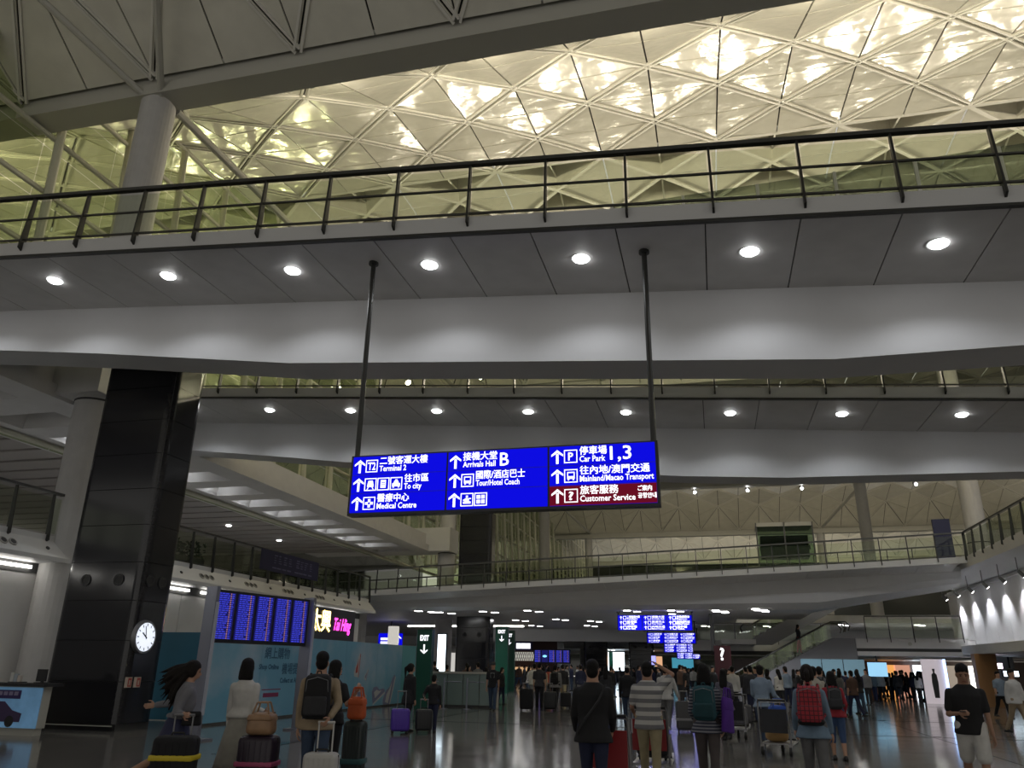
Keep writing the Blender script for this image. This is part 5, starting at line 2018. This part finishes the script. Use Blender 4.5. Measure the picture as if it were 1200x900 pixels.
def trolley(label, loc, rz, panel=None):
    """airport luggage trolley, pushed towards local +y, handle at local -y"""
    t = thing('luggage_trolley', label, 'trolley', tuple(loc), rz)
    put('platform', MB().box(-.28, .28, -.30, .55, .20, .23).mesh('platform', M_TROLLEY), t, local=True)
    mb = MB()
    for s in (-1, 1):
        mb.path([(s * .29, .58, .30), (s * .29, .50, .20), (s * .29, -.34, .20), (s * .28, -.44, .98), (s * .26, -.50, 1.03)], .018, 8)
    put('frame', mb.mesh('frame', M_TROLLEY), t, local=True)
    put('push_bar', MB().tube((-.27, -.50, 1.03), (.27, -.50, 1.03), .024, .024, 10).mesh('push_bar', M_BLACK), t, local=True)
    put('advert_panel', MB().box(-.26, .26, -.43, -.41, .42, .86).mesh('advert_panel', panel or M_TRED), t, local=True)
    bk = MB()
    for i in range(5):
        bk.tube((-.26 + .13 * i, -.40, .80), (-.26 + .13 * i, -.16, .82), .007, .007, 6)
    bk.path([(-.27, -.40, .82), (-.27, -.14, .82), (.27, -.14, .82), (.27, -.40, .82)], .010, 6)
    bk.path([(-.27, -.14, .82), (-.27, -.14, .98), (.27, -.14, .98), (.27, -.14, .82)], .009, 6)
    put('basket', bk.mesh('basket', M_TROLLEY), t, local=True)
    for x, y in ((-.27, -.34), (.27, -.34), (0, .48)):
        wl_ = put('wheel', MB().tube((x - .025, y, .085), (x + .025, y, .085), .085, .085, 16).mesh('wheel', M_WHEEL), t, local=True)
        put('wheel_fork', MB().box(x - .035, x + .035, y - .03, y + .03, .09, .2).mesh('wheel_fork', M_TROLLEY), wl_, local=True)
    put('bumper', MB().box(-.3, .3, .56, .60, .16, .26).mesh('bumper', M_BLACK), t, local=True)
    return t


def bag(label, loc, rz, size, m, kind='bag', straps=True, name='hand_bag'):
    w, d, h = size
    t = thing(name, label, kind, tuple(loc), rz)
    put('pouch', rbox(w, d, h, min(w, d, h) * .3, m, 'pouch', 3, at=(0, 0, h / 2), taper=.86), t, local=True)
    put('flap', rbox(w * .9, d * 1.03, h * .3, min(w, d, h) * .1, m, 'flap', 2, at=(0, 0, h * .78), taper=.9), t, local=True)
    if straps:
        for s in (-1, 1):
            put('strap', MB().path([(-w * .3, s * d * .3, h * .9), (-w * .18, s * d * .2, h + .12), (w * .18, s * d * .2, h + .12), (w * .3, s * d * .3, h * .9)], .012, 6).mesh('strap', m), t, local=True)
    return t


def held(f, side):
    return f.world(f.hands[side])


WALK = (16, 4, -18, 14)
STAND = (2, 1, -2, 1)
BACKHAND = ((.15, -.35, -1), (.05, -.35, -1))       # trailing a case
PUSH = ((.10, .35, -1), (-.12, 1, -.35))            # both hands on a bar
PHONE = ((.15, .1, -1), (-.55, .9, .35))

# 1 running woman with flying hair
p, rz_ = ground(218, 11.6), radians(-48)
c_loc, c_rz, c_size = ground(220, 11.02), pi + .25, (.50, .30, .70)
gp = grip(c_loc, c_rz, c_size, .22)
f = figure(1.66, 'f', legs=(30, 20, -28, 35), arms=(((.6, -.6, -.6), (.75, -.62, -.12)), ((.2, -.2, -1), (.1, .25, -.8))), lean=8, top=cloth('smoke', (.17, .17, .19)), bottom=None, hair='long',
           skirt=(.16, .13, .36, cloth('navy_skirt', (.028, .030, .075))), fly=(-.55, -.85, .02), hem=.08, hairm=HAIR_B, reach={1: to_local(p, rz_, gp)}, curls=(.6, 1.2))
place(f, 'running woman with flying long hair, grey top and long navy skirt', p, rz_)
bag('small black shoulder bag at the running woman\'s hip', f.world(V(.225, .13, .84)), f.rz + pi / 2 - .3, (.24, .09, .17), C_BLACK, straps=False)
suitcase('black suitcase with a bright yellow strap', c_loc, c_rz, c_size, C_BLACK, .22, band=mat('strap_yellow', (.62, .48, .02), .5), bz=.66)

# 2 woman in a white dress
p, rz_ = ground(290, 11.9), radians(8)
c_loc, c_rz, c_size = ground(314, 11.45), pi + .15, (.48, .32, .66)
gp = grip(c_loc, c_rz, c_size, .26)
f = figure(1.64, 'f', legs=(8, 2, -8, 6), arms=(((.1, .05, -1), (.02, .12, -1)), ((.15, .15, -1), (.02, .75, -.65))), lean=1, top=C_WHITE, bottom=None, hair='bob', skirt=(.12, .30, .30, cloth('cream_skirt', (.36, .35, .31))), hem=.02, shoes=mat('shoe_tan', (.25, .14, .09), .5), look=(-8, 0), reach={1: to_local(p, rz_, gp)}, curls=(.6, 1.2))
place(f, 'woman with a black bob in a long white dress', p, rz_)
suitcase('dark purple suitcase with a pink strap under a tan bag', c_loc, c_rz, c_size, mat('case_plum', (.022, .012, .026), .4), .26, band=mat('strap_pink', (.42, .07, .17), .5), bz=.5)
q = Matrix.Translation(c_loc) @ Matrix.Rotation(c_rz, 4, 'Z') @ V(-.02, .045, 0)
bag('tan leather bag lying on the dark purple suitcase', (q.x, q.y, .725), .15, (.38, .26, .27), mat('tan_leather', (.32, .19, .105), .5, var=.15, scale=9), straps=True)

# 3 man in a beige jacket with a black backpack
p, rz_ = ground(377, 11.2), radians(20)
c_loc, c_rz, c_size = ground(386, 10.72), pi + .2, (.42, .26, .52)
gp = grip(c_loc, c_rz, c_size, .33)
f = figure(1.74, 'm', legs=(10, 3, -12, 8), arms=(((.12, -.1, -1), (.03, .1, -1)), ((.10, .0, -1), (.02, .12, -1))), lean=1, top=C_BEIGE, bottom=C_DENIM, hair='short', hem=-.13, flare=.015, reach={1: to_local(p, rz_, gp)}, curls=(.6, 1.2))
place(f, 'man in a beige jacket and jeans seen from behind with a backpack', p, rz_)
backpack('big black backpack on the man in the beige jacket', f, C_BLACK, (.36, .20, .54), pocket=C_CHAR)
suitcase('white suitcase with a white pull handle behind the man in jeans', c_loc, c_rz, c_size, mat('case_white', (.48, .47, .45), .4), .33, hm=mat('handle_white', (.55, .54, .52), .4))

# 4 person in black reaching to an orange bag
p, rz_ = ground(393, 12.35), radians(0)
c_loc = ground(422, 12.0)
f = figure(1.63, 'f', legs=STAND, arms=(ARM_DOWN, ((.75, .55, -.55), (.85, .6, .0))), top=C_BLACK, bottom=C_CHAR, hair='bob', sleeve='short', look=(-30, 0), reach={1: to_local(p, rz_, c_loc + V(0, 0, 1.27))}, curls=(.6, 1.1))
place(f, 'dark-haired person in black reaching out to an orange bag', p, rz_)
suitcase('tall dark green suitcase carrying an orange bag', c_loc, .1, (.30, .27, .80), mat('case_darkgreen', (.010, .018, .018), .4), 0, band=mat('strap_teal', (.03, .10, .11), .5))
bag('orange bag on top of the tall dark green suitcase', (c_loc.x, c_loc.y, .868), .1, (.26, .2, .30), mat('orange_nylon', (.48, .085, .018), .6, var=.15, scale=8), name='hand_bag')

# 5, 6 mother and child with cases
f = figure(1.62, 'f', legs=(8, 2, -10, 8), arms=(((.12, -.05, -1), (.05, .2, -1)), ((.12, .0, -1), (.0, .15, -1))), top=C_BLACK, bottom=C_BLACK, hair='pony', hem=-.22, look=(-20, 0))
p = floor_at(477, 858)
place(f, 'woman all in black with tied hair beside a purple suitcase', p, radians(-30))
suitcase('bright purple suitcase beside the woman in black', floor_at(468, 860), .5, (.46, .28, .52), mat('case_purple', (.075, .03, .33), .4), .4)
p, rz_ = floor_at(506, 858), radians(10)
c_loc, c_rz, c_size = p + V(-.08, -.42, 0), pi + .4, (.42, .26, .50)
f = figure(1.36, 'm', legs=(6, 2, -6, 4), top=C_BLACK, bottom=C_NAVY, hair='short', reach={0: to_local(p, rz_, grip(c_loc, c_rz, c_size, .22))}, curls=(1.2, .6))
place(f, 'child in a dark jacket pulling a small black suitcase', p, rz_)
suitcase('small black suitcase pulled by the child', c_loc, c_rz, c_size, mat('case_black', (.012, .013, .015), .45), .22, tilt=0)

# 10 man in black seen from behind with a trolley
f = figure(1.68, 'm', legs=(8, 3, -8, 6), arms=(((.2, .2, -1), (-.05, .6, -.8)), ((.2, .15, -1), (-.1, .65, -.75))), top=C_BLACK, bottom=C_NAVY, hair='short', fat=1.2, hem=-.16, flare=.02)
place(f, 'stocky man in black jacket and dark trousers seen from behind', ground(694, 10.4), radians(4))
q = f.world(V(0, -.15, 1.08))
put('bag_strap', MB().path([(-.20, .05, -.24), (-.08, -.035, -.06), (.08, -.035, .14), (.17, .05, .33)], .014, 6).mesh('bag_strap', C_CHAR), P_LAST[0], local=True).location = (0, -.15, 1.08)
tr1 = trolley('red panelled luggage trolley pushed by the stocky man in black', ground(717, 11.2), radians(-5))

# 11 man in a striped shirt with a raised arm
f = figure(1.70, 'm', legs=(14, 3, -14, 10), arms=(((.25, .25, -1), (-.05, .9, -.35)), ((.75, .25, .80), (-.80, .25, .50))), top=C_STRIPE, bottom=C_KHAKI, sleeve='short', hair='short', fat=1.18, hem=-.14, skin=SKIN2, lean=0)
place(f, 'man in grey and white striped shirt and khaki trousers raising one arm', ground(758, 12.7), radians(2))
q = f.world(f.hands[1])
ph = thing('mobile_phone', 'small lit phone held up by the man in the striped shirt', 'phone', tuple(q), f.rz)
put('case', rbox(.075, .012, .15, .005, M_BLACK, 'case', 2, at=(0, .02, .03)), ph, local=True)
put('screen', MB().box(-.033, .033, .012, .0135, -.035, .095).mesh('screen', mat('phone_screen', (.2, .2, .5), .3, emit=(.3, .3, .9), power=1)), ph, local=True)
q = f.world(V(0, -.13, 1.42))
trolley('red panelled luggage trolley pushed by the man in the striped shirt', ground(760, 13.65), radians(0))
suitcase('black suitcase lying on the striped man\'s trolley', ground(761, 13.85) + V(0, 0, .235), .0, (.50, .3, .55), C_BLACK, 0)

# 12 man with white cap, 13 man in white sweater
f = figure(1.68, 'm', legs=WALK, top=C_BLACK, bottom=C_DENIM, hair='short', cap=C_WHITE)
place(f, 'man in a pale cap, black jacket and jeans beyond the striped man', floor_at(737, 851), radians(5))
f = figure(1.70, 'm', legs=WALK, arms=(ARM_DOWN, ((.25, .3, -1), (.15, .6, -.8))), top=C_WHITE, bottom=C_GREY, shoes=M_SHOE_WHT, hair='short')
place(f, 'man in a white sweater and grey trousers beside a grey suitcase', floor_at(783, 857), radians(-8))
suitcase('tall grey suitcase beside the man in the white sweater', floor_at(803, 858), .1, (.44, .3, .72), mat('case_grey', (.075, .075, .08), .4), .25, band=C_LGREY)

# 14 woman with teal backpack and purple tote
f = figure(1.66, 'f', legs=(10, 3, -12, 9), arms=(((.2, .1, -1), (-.1, .8, -.5)), ((.2, .1, -1), (.0, .5, -.85))), top=C_NSTRIPE, bottom=C_TAUPE, hair='bob', hem=-.14, flare=.02, leg_end=.92)
place(f, 'woman in a navy striped top and taupe trousers carrying a teal backpack', ground(824, 12.3), radians(-4))
backpack('teal backpack on the woman in the striped top', f, cloth('teal', (.012, .06, .075)), (.33, .18, .46), pocket=cloth('teal_dark', (.010, .048, .06)))
t = bag('violet tote bag on the shoulder of the woman with the teal backpack', f.world(V(.29, -.06, .77)), f.rz + 1.2, (.34, .07, .46), cloth('violet', (.085, .02, .26)), name='tote_bag')
t.rotation_euler = (0, .12, f.rz + 1.25)

# woman in a floral top pushing a trolley ahead of them
f = figure(1.62, 'f', legs=WALK, arms=(PUSH, PUSH), top=C_FLORAL, bottom=C_BLACK, hair='long', hem=-.18, flare=.03)
place(f, 'long haired woman in a grey patterned top pushing a loaded trolley', floor_at(853, 868) * 1.0, radians(-8))
q = floor_at(853, 868) + V(.22, .98, 0)
trolley('trolley with a pale grey case pushed by the long haired woman', q, radians(-8), C_CHAR)
suitcase('pale grey hard case on the long haired woman\'s trolley', q + V(.05, .15, .235), .1, (.52, .32, .42), mat('case_pale', (.15, .15, .165), .35), 0)

# 15 man in a blue shirt with trolley
f = figure(1.72, 'm', legs=WALK, arms=(PUSH, ((.3, .2, -1), (.3, .8, -.4))), top=C_SHIRT, bottom=C_DENIM, hair='short', hem=-.12, flare=.02)
place(f, 'man in a pale blue shirt and jeans beside a loaded trolley', floor_at(898, 872), radians(-10))
q = floor_at(914, 884)
trolley('trolley with a bright blue bag beside the man in the pale blue shirt', q, radians(-12), C_CHAR)
bag('bright blue bag on the trolley of the man in the pale blue shirt', q + V(.05, .1, .62), .2, (.40, .28, .30), cloth('bright_blue', (.02, .07, .33)))
bag('tan cardboard box on the trolley of the man in the pale blue shirt', q + V(-.02, .05, .235), .2, (.45, .4, .38), mat('cardboard', (.33, .20, .075), .8), kind='box', straps=False, name='cardboard_box')

# 16 woman with the red plaid backpack
f = figure(1.67, 'f', legs=(10, 3, -12, 9), arms=(((.2, .05, -1), (.1, .5, -.8)), ((.2, .0, -1), (.1, .3, -.9))), top=C_LDENIM, bottom=C_GREY, hair='pony', hairm=HAIR_B, hem=-.16, flare=.03, leg_end=.35)
place(f, 'woman with a ponytail in a denim shirt wearing a red plaid backpack', ground(945, 12.3), radians(-8))
backpack('red plaid backpack with a black base', f, C_PLAID, (.34, .19, .50), pocket=C_PLAID, base=C_BLACK)
f = figure(1.68, 'm', legs=STAND, top=C_CREAM, bottom=C_GREY, hair='short')
place(f, 'man in a cream shirt half hidden by the woman with the plaid backpack', floor_at(962, 872), radians(-10))

# 17 woman in red
f = figure(1.58, 'f', legs=(5, 2, -5, 4), arms=(((.25, .05, -1), (.0, .4, -.9)), ((.25, .05, -1), (-.1, .5, -.85))), top=C_RED, bottom=C_BLUE, hair='bob', leg_end=.35, hem=-.10, flare=.02)
place(f, 'woman in a red jacket and blue capri trousers with a dark backpack', floor_at(985, 891), radians(2))
backpack('dark backpack on the woman in the red jacket', f, C_CHAR, (.28, .16, .40))

# man in grey hoodie behind
f = figure(1.70, 'm', legs=STAND, top=C_GREY, bottom=C_CHAR, hair='short')
place(f, 'man in a grey top standing behind the woman in red', floor_at(968, 858), radians(-20))
backpack('dark backpack of the man in the grey top behind the woman in red', f, C_CHAR, (.28, .16, .40))

# 18 man with phone walking this way
f = figure(1.72, 'm', legs=(12, 6, -14, 16), arms=(((.12, .05, -1), (.1, .1, -1)), ((.2, .0, -1), (-.45, .95, .10))), top=C_BLACK, bottom=C_WHITE, sleeve='short', leg_end=-.08, hair='short', skin=SKIN2, look=(0, 16), shoes=M_SHOE_WHT, curls=(.6, 1.1))
place(f, 'man in a black T-shirt and white shorts looking at his phone', ground(1126, 13.2), radians(172))
q = f.world(f.hands[1] + V(0, .0, .02))
ph = thing('mobile_phone', 'dark phone in the hand of the man in white shorts', 'phone', tuple(q), f.rz)
put('case', rbox(.075, .14, .010, .004, M_BLACK, 'case', 2), ph, local=True)
put('screen', MB().box(-.033, .033, -.062, .062, .005, .0065).mesh('screen', mat('phone_dim', (.05, .06, .08), .2)), ph, local=True)

# 7 man facing us by the green totem, 8 and others by the ticket shop
f = figure(1.74, 'm', legs=(10, 4, -10, 8), top=C_BLACK, bottom=C_DENIM, sleeve='short', hair='short', cap=C_CHAR)
place(f, 'man in a black printed T-shirt and jeans walking past the glass counter', floor_at(577, 833), radians(185))
q = f.world(V(0, .137, 1.27))
put('shirt_print', MB().box(-.08, .08, .0, .006, -.09, .09).mesh('shirt_print', cloth('print_grey', (.2, .2, .2))), P_LAST[0], local=True).location = (0, .142, 1.27)
f = figure(1.76, 'm', legs=STAND, top=C_CHAR, bottom=C_BLACK, sleeve='short', hair='short', fat=1.08)
place(f, 'big man in a dark grey shirt standing between two black suitcases', floor_at(632, 832), radians(0))
suitcase('black suitcase on one hand of the big man in dark grey', floor_at(617, 833), 0, (.52, .3, .74), C_BLACK, .2)
suitcase('lower black suitcase on the other hand of the big man in dark grey', floor_at(645, 833), 0, (.5, .3, .64), mat('case_black', (.012, .013, .015), .45), .3)
f = figure(1.70, 'm', legs=WALK, top=C_LGREY, bottom=C_BLACK, hair='short')
place(f, 'man in a pale shirt with a dark backpack walking to the ticket shop', floor_at(651, 830), radians(0))
backpack('dark backpack of the man walking to the ticket shop', f, C_BLACK, (.34, .18, .48))
suitcase('dark suitcase beside the man walking to the ticket shop', floor_at(663, 830), 0, (.44, .28, .55), C_CHAR, .3)

# ------------------------------------------------------------------ the crowd further off, copies of a few figures
PROTO = {}
for key, kw in {'m_stand': dict(h=1.72, sex='m', legs=STAND), 'm_walk': dict(h=1.74, sex='m', legs=WALK, arms=(((.15, .2, -1), (.05, .4, -1)), ((.15, -.2, -1), (.05, .0, -1)))),
                'f_long': dict(h=1.62, sex='f', legs=(6, 2, -8, 6), hair='long'), 'f_bob': dict(h=1.60, sex='f', legs=STAND, hair='bob'),
                'm_short': dict(h=1.70, sex='m', legs=WALK, sleeve='short')}.items():
    PROTO[key] = figure(voxel=.026, fine=False, **kw)


def crowd(key, label, loc, rz, top, bottom, hairm=HAIR, group=None, scale=1.0):
    t = thing('person', label, 'person', tuple(loc), rz, group=group)
    t.scale = (scale,) * 3
    for nm, me in PROTO[key].parts:
        o = put(nm, me, t, local=True)
        m_ = {'shirt': top, 'trousers': bottom, 'hair': hairm}.get(nm)
        if m_:
            o.material_slots[0].link = 'OBJECT'
            o.material_slots[0].material = m_
    return t


HALL = 'people waiting in the lower hall'
crowd_list = [
    ('m_stand', 'person in a white shirt waiting beside the big man in dark grey', (626, 826), 20, C_WHITE, C_LGREY),
    ('f_bob', 'person in a beige top waiting near the ticket shop', (637, 823), -20, C_BEIGE, C_GREY),
    ('m_walk', 'man in black with khaki trousers walking to the flight screens', (660, 823), 5, C_BLACK, C_KHAKI),
    ('m_stand', 'person in navy with pale trousers near the flight screens', (681, 824), 10, C_NAVY, C_LGREY),
    ('f_long', 'long haired person in charcoal beside the stocky man in black', (711, 838), 0, C_CHAR, C_BLACK),
    ('m_stand', 'man in dark jacket standing by the escalator foot', (884, 846), 30, C_CHAR, C_NAVY),
    ('m_walk', 'man in a white shirt walking near the question mark totem', (862, 838), -15, C_WHITE, C_BLACK),
    ('f_long', 'woman in a cream top near the question mark totem', (853, 836), 10, C_CREAM, C_CHAR),
    ('m_short', 'man in a light shirt walking under the white side wall', (1178, 842), -160, C_SHIRT, C_BLACK),
    ('m_walk', 'man in white with beige trousers at the edge of the shops', (1198, 862), -150, C_WHITE, C_BEIGE),
    ('m_stand', 'man in a blue grey jacket at the foot of the escalator', (925, 829), 20, C_SHIRT, C_NAVY),
    ('f_bob', 'person in orange brown standing by the ticket shop', (643, 818), 0, cloth('rust', (.30, .06, .03)), C_BLACK),
]
for key, lab, (px_, py_), rz, tp, bt in crowd_list:
    crowd(key, lab, floor_at(px_, py_), radians(rz), tp, bt)
suitcase('grey suitcase of the man in dark jacket by the escalator foot', floor_at(872, 848), .2, (.5, .32, .5), mat('case_grey', (.075, .075, .08), .4), .3)
# rider on the escalator
crowd('f_long', 'woman in black and red riding up the escalator', (4.8, 50.81, 2.54), radians(-90), C_BLACK, C_RED)
rn = random.Random(21)
SPOTS = []
tops = [('black', C_BLACK), ('charcoal', C_CHAR), ('grey', C_GREY), ('white', C_WHITE), ('navy', C_NAVY), ('brown', C_BROWN)]
zones = [('behind the glass counter', 488, 575, 35.5, 37.5, 9), ('under the blue signs', 700, 860, 40, 66, 28), ('before the ticket shop', 600, 690, 44, 66, 16), ('in front of the far shops', 1005, 1100, 50, 63, 30), ('before the pale blue window', 930, 1006, 42, 46.5, 12), ('before the escalator', 868, 1000, 32, 44, 14)]
for zn, xa, xb, d0, d1, n in zones:
    for i in range(n):
        px_ = xa + (xb - xa) * (i + rn.uniform(.15, .85)) / n
        g_ = ground(px_, 1.0)
        Y = rn.uniform(d0, d1)
        loc = g_ * (Y / g_.y)
        for _ in range(60):
            if (-1.5 < loc.x < 8.2 and 45.8 < loc.y < 54.6) or abs(loc.y - 50.1) < 1.0 or any((loc - o_).length < .72 for o_ in SPOTS):
                Y = rn.uniform(d0, d1)
                loc = g_ * (Y / g_.y) + V(rn.uniform(-.9, .9), 0, 0)
        SPOTS.append(loc)
        nm, tp = rn.choices(tops, (6, 4, 2, 2, 3, 1))[0]
        bt = rn.choice((C_BLACK, C_DENIM, C_CHAR, C_NAVY))
        crowd(rn.choice(list(PROTO)), 'person in a %s top standing in the crowd %s' % (nm, zn), loc, rn.uniform(-2.6, 2.6), tp, bt, group='%s tops in the crowd %s' % (nm, zn), scale=rn.uniform(.95, 1.03))

bpy.data.scenes.remove(tmp_scene)
